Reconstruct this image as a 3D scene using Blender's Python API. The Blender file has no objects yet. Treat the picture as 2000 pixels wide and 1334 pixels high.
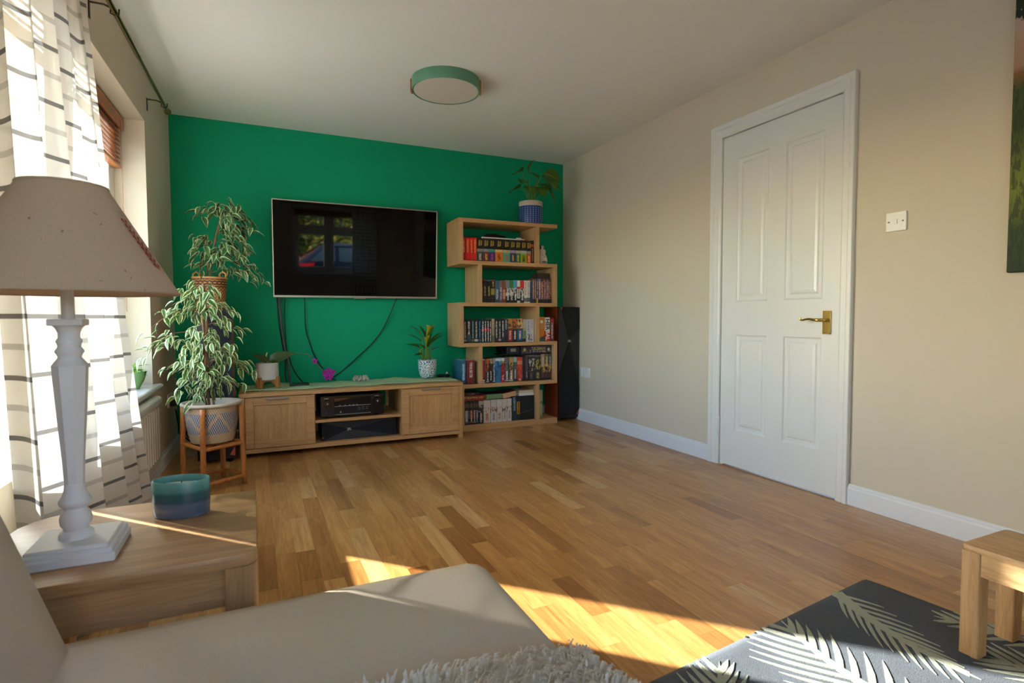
import bpy, bmesh, math, random
from mathutils import Vector, Matrix, noise
random.seed(7)
PI = math.pi
scene = bpy.context.scene
C = scene.collection
R = math.radians

# ------------------------------------------------------------------ camera
F_PX = 1082.455
cam_d = bpy.data.cameras.new('camera')
cam = bpy.data.objects.new('camera', cam_d)
C.objects.link(cam)
cam_d.sensor_width = 36.0
cam_d.lens = 36.0 * F_PX / 2000.0
cam_d.clip_start = 0.02
_pi, _ya, _ro = 0.0442, 0.4326, -0.0035
fw = Vector((math.sin(_ya) * math.cos(_pi), math.cos(_ya) * math.cos(_pi), -math.sin(_pi)))
rt = Vector((math.cos(_ya), -math.sin(_ya), 0)); up = rt.cross(fw)
r2 = rt * math.cos(_ro) + up * math.sin(_ro); u2 = up * math.cos(_ro) - rt * math.sin(_ro)
m = Matrix((r2, u2, -fw)).transposed().to_4x4(); m.translation = (0, 0, 0.9134)
cam.matrix_world = m
cam_d.dof.use_dof = True; cam_d.dof.focus_distance = 3.6; cam_d.dof.aperture_fstop = 9.0
scene.camera = cam

# ------------------------------------------------------------------ sky, sun, exposure
SUN_AZ = Vector((1.0, -1.04, 0)).normalized()      # where the light travels to
SUN_EL = R(24.3)
world = bpy.data.worlds.new('world'); scene.world = world
world.use_nodes = True
wn = world.node_tree; wn.nodes.clear()
sky = wn.nodes.new('ShaderNodeTexSky'); sky.sky_type = 'NISHITA'; sky.sun_disc = False
sky.sun_elevation = SUN_EL; sky.sun_rotation = math.atan2(-SUN_AZ.x, -SUN_AZ.y); sky.air_density = 1.0; sky.dust_density = 1.0; sky.ozone_density = 1.0
bg = wn.nodes.new('ShaderNodeBackground'); bg.inputs['Strength'].default_value = 1.3
wo = wn.nodes.new('ShaderNodeOutputWorld')
wn.links.new(sky.outputs[0], bg.inputs[0]); wn.links.new(bg.outputs[0], wo.inputs[0])
sun_d = bpy.data.lights.new('sun', 'SUN'); sun_d.energy = 20.0; sun_d.angle = R(0.55); sun_d.color = (1.0, 0.97, 0.93)
sun = bpy.data.objects.new('sun', sun_d); C.objects.link(sun)
sd = Vector((SUN_AZ.x * math.cos(SUN_EL), SUN_AZ.y * math.cos(SUN_EL), -math.sin(SUN_EL)))
sun.rotation_euler = sd.to_track_quat('-Z', 'Y').to_euler(); sun.location = (-4, 8, 5)
vs = scene.view_settings
vs.view_transform = 'Standard'; vs.look = 'None'; vs.exposure = 0.94; vs.gamma = 1.0; vs.use_curve_mapping = False
scene.cycles.max_bounces = 12; scene.cycles.diffuse_bounces = 8; scene.cycles.glossy_bounces = 4
scene.cycles.transparent_max_bounces = 12; scene.cycles.sample_clamp_indirect = 8.0

# ------------------------------------------------------------------ materials
def srgb(c):
    if isinstance(c, str):
        c = tuple(int(c[i:i + 2], 16) / 255 for i in (0, 2, 4))
    return tuple((x / 12.92 if x <= 0.04045 else ((x + 0.055) / 1.055) ** 2.4) for x in c[:3]) + (1.0,)

class NT:
    """tiny node tree wrapper"""
    def __init__(s, name):
        s.mat = bpy.data.materials.new(name); s.mat.use_nodes = True
        s.t = s.mat.node_tree; s.t.nodes.clear()
        s.out = s.n('OutputMaterial'); s.b = s.n('BsdfPrincipled'); s.l(s.b.outputs[0], s.out.inputs[0])
    def n(s, ty, **k):
        nd = s.t.nodes.new('ShaderNode' + ty)
        for a, v in k.items(): setattr(nd, a, v)
        return nd
    def l(s, a, b): s.t.links.new(a, b)
    def set(s, **k):
        for a, v in k.items(): s.b.inputs[a.replace('_', ' ')].default_value = v
    def coord(s, kind='Object', scale=(1, 1, 1), rand=False):
        tc = s.n('TexCoord'); mp = s.n('Mapping'); mp.inputs['Scale'].default_value = scale
        s.l(tc.outputs[kind], mp.inputs[0])
        if rand:
            oi = s.n('ObjectInfo'); mm = s.n('Math', operation='MULTIPLY'); mm.inputs[1].default_value = 37.0
            s.l(oi.outputs['Random'], mm.inputs[0]); s.l(mm.outputs[0], mp.inputs['Location'])
        return mp.outputs[0]
    def noise(s, vec, scale, detail=3, rough=0.5, dist=0.0):
        t = s.n('TexNoise'); t.inputs['Scale'].default_value = scale; t.inputs['Detail'].default_value = detail
        t.inputs['Roughness'].default_value = rough; t.inputs['Distortion'].default_value = dist
        s.l(vec, t.inputs['Vector']); return t.outputs['Fac']
    def ramp(s, fac, stops, const=False):
        r = s.n('ValToRGB'); e = r.color_ramp.elements
        if const: r.color_ramp.interpolation = 'CONSTANT'
        while len(e) > 1: e.remove(e[-1])
        e[0].position = stops[0][0]; e[0].color = srgb(stops[0][1])
        for p, c in stops[1:]:
            x = e.new(p); x.color = srgb(c)
        s.l(fac, r.inputs[0]); return r.outputs[0]
    def mix(s, fac, a, b, mode='MIX'):
        x = s.n('Mix', data_type='RGBA', blend_type=mode)
        for i, v in ((0, fac), (6, a), (7, b)):
            if isinstance(v, bpy.types.NodeSocket): s.l(v, x.inputs[i])
            else: x.inputs[i].default_value = v
        return x.outputs[2]
    def math(s, op, a, b=0.0, c=0.0):
        x = s.n('Math', operation=op)
        for i, v in enumerate((a, b, c)):
            if isinstance(v, bpy.types.NodeSocket): s.l(v, x.inputs[i])
            else: x.inputs[i].default_value = v
        return x.outputs[0]
    def bump(s, h, strength=0.2, dist=0.002):
        b = s.n('Bump'); b.inputs['Strength'].default_value = strength; b.inputs['Distance'].default_value = dist
        s.l(h, b.inputs['Height']); s.l(b.outputs[0], s.b.inputs['Normal'])
    def col(s, c): s.l(c, s.b.inputs['Base Color'])

def plain(name, c, rough=0.5, var=0.12, scale=14.0, metal=0.0, bump=0.0, spec=0.5, sheen=0.0, coat=0.0):
    """one colour broken up by a little noise"""
    t = NT(name); v = t.coord()
    f = t.noise(v, scale, 4)
    a = srgb(c); lo = tuple(x * (1 - var) for x in a[:3]) + (1,); hi = tuple(min(1, x * (1 + var)) for x in a[:3]) + (1,)
    t.col(t.mix(f, lo, hi)); t.set(Roughness=rough, Metallic=metal)
    t.b.inputs['Specular IOR Level'].default_value = spec
    if sheen: t.b.inputs['Sheen Weight'].default_value = sheen
    if coat: t.b.inputs['Coat Weight'].default_value = coat
    if bump: t.bump(t.noise(v, scale * 8, 3), bump, 0.001)
    return t.mat

def wood(name, dark, light, axis='x', rough=0.45, grain=1.0, rand=True, island=False, tone=None, coat=0.0):
    """long-grain wood along an axis of the object"""
    t = NT(name)
    i = 'xyz'.index(axis)
    sc = [11.0, 11.0, 11.0]; sc[i] = 0.8
    v = t.coord('Object', tuple(sc), rand)
    if island:
        ge = t.n('NewGeometry'); mm = t.math('MULTIPLY', ge.outputs['Random Per Island'], 31.0)
        va = t.n('VectorMath', operation='ADD'); t.l(v, va.inputs[0]); t.l(mm, va.inputs[1]); v = va.outputs[0]
    f1 = t.noise(v, 1.6 * grain, 5, 0.6, 0.9)
    f2 = t.noise(v, 9.0 * grain, 4, 0.7)
    rg = t.math('ABSOLUTE', t.math('SUBTRACT', t.math('FRACT', t.math('MULTIPLY', f1, 11.0)), 0.5))
    f = t.math('MULTIPLY_ADD', f2, 0.42, t.math('MULTIPLY_ADD', rg, 0.22, t.math('MULTIPLY', f1, 0.5)))
    c = t.ramp(f, [(0.32, dark), (0.66, light)])
    if tone:
        src = t.n('NewGeometry').outputs['Random Per Island'] if island else t.n('ObjectInfo').outputs['Random']
        tc = t.ramp(src, tone)
        c = t.mix(1.0, c, tc, 'MULTIPLY')
    t.col(c)
    t.set(Roughness=rough)
    if coat: t.b.inputs['Coat Weight'].default_value = coat; t.b.inputs['Coat Roughness'].default_value = 0.25
    t.bump(f2, 0.12, 0.0008)
    return t.mat

M = {}
M['wall_green'] = plain('green_paint', '00976b', 0.72, 0.05, 3.0, bump=0.05, spec=0.25)
M['wall_cream'] = plain('cream_paint', 'd5cab8', 0.8, 0.03, 3.0, bump=0.05, spec=0.25)
M['reveal'] = plain('reveal_paint', 'ece5d6', 0.7, 0.03, 3.0, spec=0.25)
M['ceiling'] = plain('ceiling_paint', 'e8e8e7', 0.85, 0.02, 2.0, spec=0.2)
M['gloss_white'] = plain('white_gloss_paint', 'e6e5e3', 0.32, 0.03, 5.0)
M['skirting'] = plain('white_skirting_paint', 'e4e6ea', 0.35, 0.03, 5.0)
M['upvc'] = plain('white_window_plastic', 'ebeceb', 0.3, 0.02, 5.0)
M['brick_out'] = None
M['plank'] = wood('oak_strip', 'a07444', 'dcb37b', 'y', 0.30, 0.8, True, False,
                  [(0.0, 'bfa183'), (0.10, 'e8d3b6'), (0.22, 'dcc7a9'), (0.36, 'ecd9bd'), (0.44, 'ffffff'), (0.48, 'e2cbaa'), (0.58, 'eedcc2'), (0.68, 'cfb290'), (0.80, 'f2e2ca'), (0.90, 'e4cfb0'), (0.955, '9c7754'), (0.97, 'ead6ba'), (1.0, 'fffaf2')], coat=0.15)
M['plank_island'] = wood('oak_strip_far', 'a07444', 'dcb37b', 'y', 0.30, 0.8, False, True,
                  [(0.0, 'bfa183'), (0.10, 'e8d3b6'), (0.22, 'dcc7a9'), (0.36, 'ecd9bd'), (0.44, 'ffffff'), (0.48, 'e2cbaa'), (0.58, 'eedcc2'), (0.68, 'cfb290'), (0.80, 'f2e2ca'), (0.90, 'e4cfb0'), (0.955, '9c7754'), (0.97, 'ead6ba'), (1.0, 'fffaf2')], coat=0.15)
M['joint'] = plain('floor_joint', '6b4426', 0.7)
M['oak_x'] = wood('light_oak_x', 'a97845', 'd0a068', 'x', 0.5)
M['oak_y'] = wood('light_oak_y', 'a97845', 'd0a068', 'y', 0.5)
M['oak_z'] = wood('light_oak_z', 'a97845', 'd0a068', 'z', 0.5)
M['walnutoak_x'] = wood('table_oak_x', '8e6844', 'b88f63', 'x', 0.35, 1.2)
M['walnutoak_z'] = wood('table_oak_z', '8e6844', 'b88f63', 'z', 0.4, 1.2)
M['shelf_x'] = wood('bookcase_oak_x', 'b07f4c', 'cfa270', 'x', 0.5, 1.3)
M['shelf_z'] = wood('bookcase_oak_z', 'ac8453', 'cba376', 'z', 0.5, 1.3)
M['potwood'] = wood('acacia_pot_stand', '8a5426', 'c58a4c', 'z', 0.45, 1.5)
M['blindwood'] = wood('blind_wood', '8a4f2b', 'b9743f', 'y', 0.4, 1.5)
M['bamboo'] = wood('bamboo_cane', '84481f', 'c27e42', 'z', 0.4, 2.0)
M['black'] = plain('black_plastic', '0e0e10', 0.4, 0.15)
M['black_gloss'] = plain('black_gloss_plastic', '08080a', 0.12, 0.1)
M['black_cloth'] = plain('black_grille_cloth', '131217', 0.85, 0.3, 90.0, bump=0.2)
M['black_facet'] = plain('black_satin_baffle', '201f24', 0.45, 0.1)
M['silver'] = plain('brushed_silver', 'b9b4ac', 0.32, 0.06, metal=0.85)
M['nickel'] = plain('satin_nickel', 'a39c92', 0.35, 0.05, metal=0.9)
M['brass'] = plain('polished_brass', 'd6b96e', 0.16, 0.1, metal=1.0)
M['antique'] = plain('antique_brass', '8a7347', 0.28, 0.15, metal=1.0)
M['dark_metal'] = plain('dark_bracket_metal', '3a362e', 0.4, metal=0.8)
M['white_plastic'] = plain('white_plastic', 'e9e8e4', 0.35, 0.02)
M['grey_plastic'] = plain('grey_plastic', '6d6d70', 0.4)
M['cable'] = plain('black_cable_rubber', '15171a', 0.5)
M['cable_grey'] = plain('grey_cable_sleeve', '4d5358', 0.5)
M['soil'] = plain('potting_soil', '33241a', 0.95, 0.4, 60.0, bump=0.5)
M['stem'] = plain('green_stem', '6f8f2e', 0.5, 0.2)
M['bark'] = plain('ficus_bark', '7d5f40', 0.8, 0.3, 40.0)
M['orange_side'] = plain('orange_brown_cabinet', 'a54d22', 0.5, 0.12)
M['copper'] = plain('copper_corner', 'b8664a', 0.35, 0.1, metal=0.3)
M['paper'] = plain('paper_edges', 'd9c9aa', 0.8, 0.12, 60.0)
M['leather'] = None
M['radiator'] = plain('radiator_enamel', 'e3dccf', 0.35, 0.02)

# ------------------------------------------------------------------ mesh helper
class B:
    def __init__(s): s.bm = bmesh.new(); s.uv = None
    def _f(s, vs):
        try: return s.bm.faces.new(vs)
        except ValueError: return None
    def box(s, x0, x1, y0, y1, z0, z1, bev=0.0, seg=1):
        g = bmesh.ops.create_cube(s.bm, size=1.0)
        vs = g['verts']
        for v in vs:
            v.co = Vector(((x0 + x1) / 2 + v.co.x * (x1 - x0), (y0 + y1) / 2 + v.co.y * (y1 - y0), (z0 + z1) / 2 + v.co.z * (z1 - z0)))
        if bev > 0:
            es = list({e for v in vs for e in v.link_edges})
            bmesh.ops.bevel(s.bm, geom=es, offset=bev, segments=seg, affect='EDGES', profile=0.5)
        return s
    def prism(s, pts, a0, a1, axis='z', bev=0.0, seg=2, vert_bev=0.0):
        """polygon of 2-d points extruded along axis: z -> (x,y), y -> (x,z), x -> (y,z)"""
        def P(p, a):
            return Vector((p[0], p[1], a)) if axis == 'z' else Vector((p[0], a, p[1])) if axis == 'y' else Vector((a, p[0], p[1]))
        lo = [s.bm.verts.new(P(p, a0)) for p in pts]; hi = [s.bm.verts.new(P(p, a1)) for p in pts]
        n = len(pts); fs = [s._f(lo[::-1]), s._f(hi)]
        for i in range(n): fs.append(s._f([lo[i], lo[(i + 1) % n], hi[(i + 1) % n], hi[i]]))
        bmesh.ops.recalc_face_normals(s.bm, faces=[f for f in fs if f])
        if bev > 0:
            es = [e for f in fs[:2] for e in f.edges]
            bmesh.ops.bevel(s.bm, geom=es, offset=bev, segments=seg, affect='EDGES', profile=0.5)
        return s
    def lathe(s, prof, cx=0, cy=0, seg=24, cap0=True, cap1=True, sx=1.0, sy=1.0, rot=0.0, uv=False):
        rings = []
        for r, z in prof:
            rings.append([s.bm.verts.new((cx + r * sx * math.cos(rot + 2 * PI * k / seg), cy + r * sy * math.sin(rot + 2 * PI * k / seg), z)) for k in range(seg)])
        lay = s.bm.loops.layers.uv.verify() if uv else None
        for i in range(len(rings) - 1):
            for k in range(seg):
                k2 = (k + 1) % seg
                f = s._f([rings[i][k], rings[i][k2], rings[i + 1][k2], rings[i + 1][k]])
                if lay and f:
                    for lp, (a, b) in zip(f.loops, ((k, i), (k + 1, i), (k + 1, i + 1), (k, i + 1))):
                        lp[lay].uv = (a / seg, (prof[b][1] - prof[0][1]) / max(1e-6, prof[-1][1] - prof[0][1]))
        if cap0: s._f(rings[0][::-1])
        if cap1: s._f(rings[-1])
        return s
    def tube(s, pts, r, seg=8, cap=True):
        """round tube along points; r may be a list"""
        pts = [Vector(p) for p in pts]; n = len(pts)
        rs = r if isinstance(r, (list, tuple)) else [r] * n
        prev = None; rings = []
        for i in range(n):
            t = (pts[min(i + 1, n - 1)] - pts[max(i - 1, 0)]).normalized()
            if prev is None:
                a = Vector((0, 0, 1)) if abs(t.z) < 0.9 else Vector((1, 0, 0))
                nrm = t.cross(a).normalized()
            else:
                nrm = (prev - t * prev.dot(t)).normalized()
            prev = nrm; bn = t.cross(nrm)
            rings.append([s.bm.verts.new(pts[i] + (nrm * math.cos(2 * PI * k / seg) + bn * math.sin(2 * PI * k / seg)) * rs[i]) for k in range(seg)])
        for i in range(n - 1):
            for k in range(seg):
                s._f([rings[i][k], rings[i][(k + 1) % seg], rings[i + 1][(k + 1) % seg], rings[i + 1][k]])
        if cap: s._f(rings[0][::-1]); s._f(rings[-1])
        return s
    def grid(s, fn, nu, nv, uv=True):
        lay = s.bm.loops.layers.uv.verify() if uv else None
        vv = [[s.bm.verts.new(fn(i / nu, j / nv)) for j in range(nv + 1)] for i in range(nu + 1)]
        for i in range(nu):
            for j in range(nv):
                f = s._f([vv[i][j], vv[i + 1][j], vv[i + 1][j + 1], vv[i][j + 1]])
                if lay and f:
                    for lp, (a, b) in zip(f.loops, ((i, j), (i + 1, j), (i + 1, j + 1), (i, j + 1))): lp[lay].uv = (a / nu, b / nv)
        return s
    def sphere(s, c, rx, ry=None, rz=None, u=14, v=9):
        ry = rx if ry is None else ry; rz = rx if rz is None else rz
        g = bmesh.ops.create_uvsphere(s.bm, u_segments=u, v_segments=v, radius=1.0)
        for w in g['verts']: w.co = Vector((c[0] + w.co.x * rx, c[1] + w.co.y * ry, c[2] + w.co.z * rz))
        return s
    def xf(s, mat):
        s.bm.transform(mat); return s
    def solid(s, th):
        """give an open sheet thickness"""
        bmesh.ops.solidify(s.bm, geom=list(s.bm.faces), thickness=th); return s
    def obj(s, name, mat, parent=None, smooth=False, origin=True, fix=True, auto=None):
        if fix: bmesh.ops.recalc_face_normals(s.bm, faces=list(s.bm.faces))
        me = bpy.data.meshes.new(name)
        off = Vector((0, 0, 0))
        if origin and s.bm.verts:
            xs = [v.co for v in s.bm.verts]
            off = Vector(((min(c.x for c in xs) + max(c.x for c in xs)) / 2, (min(c.y for c in xs) + max(c.y for c in xs)) / 2, min(c.z for c in xs)))
            bmesh.ops.translate(s.bm, vec=-off, verts=list(s.bm.verts))
        s.bm.to_mesh(me); s.bm.free()
        if smooth:
            for p in me.polygons: p.use_smooth = True
            if auto is not None:
                try: me.set_sharp_from_angle(angle=R(auto))
                except Exception: pass
        o = bpy.data.objects.new(name, me); C.objects.link(o)
        me.materials.append(mat)
        o.location = off
        if parent is not None: adopt(o, parent)
        return o

def mw(o):
    lm = o.matrix_basis if o.parent is None else o.matrix_parent_inverse @ o.matrix_basis
    return lm if o.parent is None else mw(o.parent) @ lm
def adopt(o, p):
    o.parent = p; o.matrix_parent_inverse = mw(p).inverted()
def tag(o, label, cat=None, group=None, kind=None):
    o['label'] = label
    if cat: o['category'] = cat
    if group: o['group'] = group
    if kind: o['kind'] = kind
    return o
def thing(name, label, cat, loc, rz=0.0, group=None, kind=None):
    o = bpy.data.objects.new(name, None); C.objects.link(o)
    o.empty_display_size = 0.1; o.location = loc; o.rotation_euler = (0, 0, rz)
    return tag(o, label, cat, group, kind)
def struct(o, label=None):
    o['kind'] = 'structure'
    if label: o['label'] = label
    return o
def text(body, size, mat, parent, loc, rot, ext=0.0006, name='lettering', align='CENTER', sx=1.0, label=None, bold=0.0):
    cu = bpy.data.curves.new(name, 'FONT'); cu.body = body; cu.size = size; cu.extrude = ext
    cu.align_x = align; cu.align_y = 'CENTER'; cu.resolution_u = 2; cu.offset = bold
    tmp = bpy.data.objects.new('tmp', cu); C.objects.link(tmp)
    dg = bpy.context.evaluated_depsgraph_get()
    me = bpy.data.meshes.new_from_object(tmp.evaluated_get(dg)); me.name = name
    bpy.data.objects.remove(tmp); bpy.data.curves.remove(cu)
    o = bpy.data.objects.new(name, me); C.objects.link(o)
    me.materials.clear(); me.materials.append(mat)
    o.location = loc; o.rotation_euler = rot; o.scale = (sx, 1, 1)
    adopt(o, parent)
    if label: o['label'] = label
    return o

# room measures (metres); camera stands at x = 0, y = 0
XL, XR, YB, ZC, YF = -0.5148, 2.5987, 4.4938, 2.3129, -1.0
A_L = R(1.8)                                # the window wall is a little out of square
ML = Matrix.Translation((XL, YB, 0)) @ Matrix.Rotation(-A_L, 4, 'Z')   # local x: into the room, local y: along the wall (0 at the far corner)

# ================================================================== SETTING
# ---- floor: oak strips
slab = struct(B().box(XL - 0.6, XR + 0.3, YF - 0.1, YB + 0.2, -0.14, -0.0125).obj('floor', M['joint']), 'warm oak strip parquet floor with staggered short boards')
PW = 0.072
LENS = [0.26, 0.33, 0.40, 0.47, 0.55, 0.63]
def to_px(x, y, z):
    d = Vector((x, y, z - 0.9134)); dz = d.dot(fw)
    if dz < 0.05: return None
    return 1000 + F_PX * d.dot(r2) / dz, 667 - F_PX * d.dot(u2) / dz
rows = []
x = XL - 0.30
while x < XR - 0.004:
    y = YF - random.uniform(0.0, 0.6)
    while y < YB - 0.01:
        L = random.choice(LENS); y0 = max(y, YF); y1 = min(y + L, YB)
        if y1 - y0 > 0.03:
            rows.append((x, min(PW, XR - x), y0, y1, L if (y0 == y and y1 == y + L and PW <= XR - x) else None))
        y += L
    x += PW
def in_sight(r):
    p = to_px(r[0] + r[1] / 2, (r[2] + r[3]) / 2, 0)
    if p is None or not (-20 < p[0] < 2020 and 600 < p[1] < 1400): return False
    if p[0] < 500 and p[1] > 950: return False
    if p[0] < 1080 and p[1] > 1150 + max(0, (600 - p[0]) * 0.15): return False
    xx, yy = r[0] + r[1] / 2, (r[2] + r[3]) / 2
    if xx > 0.8 and yy < 1.02: return False
    if yy > 4.1: return False
    return True
vis = sorted([r for r in rows if in_sight(r)], key=lambda r: r[0] ** 2 + r[2] ** 2)[:298]
visset = set(vis)
mesh_cache = {}
def plank_mesh(w, l):
    k = (round(w, 4), round(l, 4))
    if k not in mesh_cache:
        b = B(); g = 0.0002
        b.box(-w / 2 + g, w / 2 - g, -l / 2 + g, l / 2 - g, -0.0124, 0.0)
        me = bpy.data.meshes.new('plank'); b.bm.to_mesh(me); b.bm.free(); me.materials.append(M['plank']); mesh_cache[k] = me
    return mesh_cache[k]
for r in vis:
    o = bpy.data.objects.new('plank', plank_mesh(r[1], r[3] - r[2])); C.objects.link(o)
    o.location = (r[0] + r[1] / 2, (r[2] + r[3]) / 2, 0.0); adopt(o, slab)
b = B()
for r in rows:
    if r not in visset: b.box(r[0] + .0004, r[0] + r[1] - .0004, r[2] + .0004, r[3] - .0004, -0.0124, 0.0)
o = b.obj('plank_field', M['plank_island'], slab); o['kind'] = 'stuff'

# ---- ceiling and walls
struct(B().box(XL - 0.9, XR + 0.3, YF - 0.3, YB + 0.3, ZC, ZC + 0.25).obj('ceiling', M['ceiling']), 'plain off-white ceiling')
struct(B().box(XL - 0.5, XR + 0.3, YB, YB + 0.3, -0.2, ZC + 0.1).obj('wall_back', M['wall_green']), 'emerald green painted feature wall behind the television')
DY0, DY1, DZ = 1.7952, 2.5568, 1.989      # door leaf
rw = B()
rw.box(XR, XR + 0.3, YF - 0.3, DY0 - 0.022, -0.2, ZC + 0.1); rw.box(XR, XR + 0.3, DY1 + 0.022, YB + 0.3, -0.2, ZC + 0.1)
rw.box(XR, XR + 0.3, DY0 - 0.022, DY1 + 0.022, DZ + 0.022, ZC + 0.1)
struct(rw.obj('wall_right', M['wall_cream']), 'cream painted wall with the white panel door')
WU0, WU1, WZ0, WZ1 = -2.785, -0.79, 0.50, 2.012      # window opening in the wall frame
lw = B()
lw.box(-0.32, 0, WU1, 0.4, -0.2, ZC + 0.1); lw.box(-0.32, 0, -6.0, WU0, -0.2, ZC + 0.1)
lw.box(-0.32, 0, WU0, WU1, -0.2, WZ0); lw.box(-0.32, 0, WU0, WU1, WZ1, ZC + 0.1)
struct(lw.xf(ML).obj('wall_left', M['wall_cream']), 'cream painted window wall with a deep reveal')
FX0, FX1, FZ0, FZ1 = 0.58, 1.92, 1.03, 2.10
GX0, GX1 = -0.62, 0.24                      # glazed opening added behind the camera to brighten the room
fwl = B()
fwl.box(XL - 0.9, GX0, YF - 0.3, YF, -0.2, ZC + 0.1); fwl.box(GX1, FX0, YF - 0.3, YF, -0.2, ZC + 0.1); fwl.box(GX0, GX1, YF - 0.3, YF, 2.08, ZC + 0.1); fwl.box(GX0, GX1, YF - 0.3, YF, -0.2, 0.0); fwl.box(FX1, XR + 0.3, YF - 0.3, YF, -0.2, ZC + 0.1)
fwl.box(FX0, FX1, YF - 0.3, YF, -0.2, FZ0); fwl.box(FX0, FX1, YF - 0.3, YF, FZ1, ZC + 0.1)
struct(fwl.obj('wall_front', M['wall_cream']), 'cream wall behind the camera with a street window, mirrored in the television')

# ---- skirting boards
def skirt(name, pts_a, pts_b, inward, label, xf=None):
    """board from a to b, profile pointing inward"""
    a = Vector(pts_a); bb = Vector(pts_b); n = Vector(inward)
    prof = [(0, 0), (0.015, 0), (0.015, 0.078), (0.011, 0.086), (0.011, 0.092), (0.006, 0.1), (0, 0.1)]
    bd = B(); ra = [bd.bm.verts.new(a + n * p + Vector((0, 0, q))) for p, q in prof]; rb = [bd.bm.verts.new(bb + n * p + Vector((0, 0, q))) for p, q in prof]
    k = len(prof)
    bd._f(ra); bd._f(rb[::-1])
    for i in range(k): bd._f([ra[i], ra[(i + 1) % k], rb[(i + 1) % k], rb[i]])
    if xf: bd.xf(xf)
    struct(bd.obj(name, M['skirting']), label)
skirt('baseboard_right', (XR, YF, 0), (XR, 1.729, 0), (-1, 0, 0), 'white skirting board between the door frame and the rug end')
skirt('baseboard_right', (XR, 2.642, 0), (XR, YB - .001, 0), (-1, 0, 0), 'white skirting board between the bookcase corner and the door frame')
skirt('baseboard_back', (XL + .016, YB, 0), (XR - .016, YB, 0), (0, -1, 0), 'white skirting board along the green wall')
skirt('baseboard_left', (0, -5.3, 0), (0, -0.001, 0), (1, 0, 0), 'white skirting board under the radiator', ML)
skirt('baseboard_front', (GX1, YF, 0), (XR - .016, YF, 0), (0, 1, 0), 'white skirting board behind the sofa')

# ---- left window
gl = NT('window_glass'); gl.t.nodes.remove(gl.b)
tr = gl.n('BsdfTransparent'); gs = gl.n('BsdfGlossy'); gs.inputs['Roughness'].default_value = 0.02
fr = gl.n('Fresnel'); fr.inputs[0].default_value = 1.45; mx = gl.n('MixShader')
nz = gl.ramp(gl.noise(gl.coord(), 3.0), [(0, 'f3f7f5'), (1, 'fafdfc')]); gl.l(nz, tr.inputs[0])
gge = gl.n('NewGeometry'); gl.l(gl.math('MULTIPLY', fr.outputs[0], gl.math('SUBTRACT', 1.0, gge.outputs['Backfacing'])), mx.inputs[0]); gl.l(tr.outputs[0], mx.inputs[1]); gl.l(gs.outputs[0], mx.inputs[2]); gl.l(mx.outputs[0], gl.out.inputs[0])
M['glass'] = gl.mat
def window(name, label, a0, a1, z0, z1, n0, n1, xf, lights, transom, along):
    """casement window; along='y' keeps (n, a) order, 'x' swaps"""
    root = struct(thing(name, label, None, (0, 0, 0)), label)
    if xf is not None: root.matrix_basis = xf
    else: root.location = ((a0 + a1) / 2, n0, z0)
    def bx(bd, a, b_, c, d, p=n0, q=n1, bev=0.004):
        if along == 'y': bd.box(p, q, a, b_, c, d, bev)
        else: bd.box(a, b_, p, q, c, d, bev)
        return bd
    def fin(bd, nm, mt, par, **k):
        if xf is not None: bd.xf(xf)
        return bd.obj(nm, mt, par, **k)
    w = 0.055
    f = B(); bx(f, a0, a1, z0, z0 + w); bx(f, a0, a1, z1 - w, z1); bx(f, a0, a0 + w, z0, z1); bx(f, a1 - w, a1, z0, z1)
    for (m0, m1) in lights['mull']: bx(f, m0, m1, z0, z1)
    fin(f, 'window_frame', M['upvc'], root)
    for (c0, c1) in lights['panes']:
        zs = [(z0 + w, z1 - w)] if not transom else [(z0 + w, transom[0]), (transom[1], z1 - w)]
        if transom:
            t = B(); bx(t, c0, c1, transom[0], transom[1]); fin(t, 'transom', M['upvc'], root)
        for q0, q1 in zs:
            sw = 0.045
            s_ = B(); p = n0 - 0.008 if n0 < n1 else n0
            bx(s_, c0, c1, q0, q0 + sw); bx(s_, c0, c1, q1 - sw, q1); bx(s_, c0, c0 + sw, q0, q1); bx(s_, c1 - sw, c1, q0, q1)
            so = fin(s_, 'sash', M['upvc'], root)
            g = B(); mid = (n0 + n1) / 2
            if along == 'y': g.box(mid - .003, mid + .003, c0 + sw - .01, c1 - sw + .01, q0 + sw - .01, q1 - sw + .01)
            else: g.box(c0 + sw - .01, c1 - sw + .01, mid - .003, mid + .003, q0 + sw - .01, q1 - sw + .01)
            fin(g, 'pane', M['glass'], so)
    return root
w1 = window('window_1', 'white framed side window behind the striped curtain', WU0, WU1, WZ0 + 0.03, WZ1, -0.22, -0.15, ML,
            {'mull': [(-1.74, -1.68), (-2.27, -2.21)], 'panes': [(-1.68, -0.845), (-2.21, -1.74), (-2.73, -2.27)]}, None, 'y')
sl = B(); k = 7
prof = [(-0.16, 0.505)] + [(0.03 + 0.016 * math.sin(PI * i / k), 0.521 - 0.016 * math.cos(PI * i / k)) for i in range(k + 1)] + [(-0.16, 0.537)]
sl.prism(prof, WU0 - 0.045, WU1 + 0.045, 'y')
M['sill_paint'] = plain('white_sill_gloss', 'e2e4e2', 0.25, 0.02)
sl.xf(ML).obj('window_sill', M['sill_paint'], w1)
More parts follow.
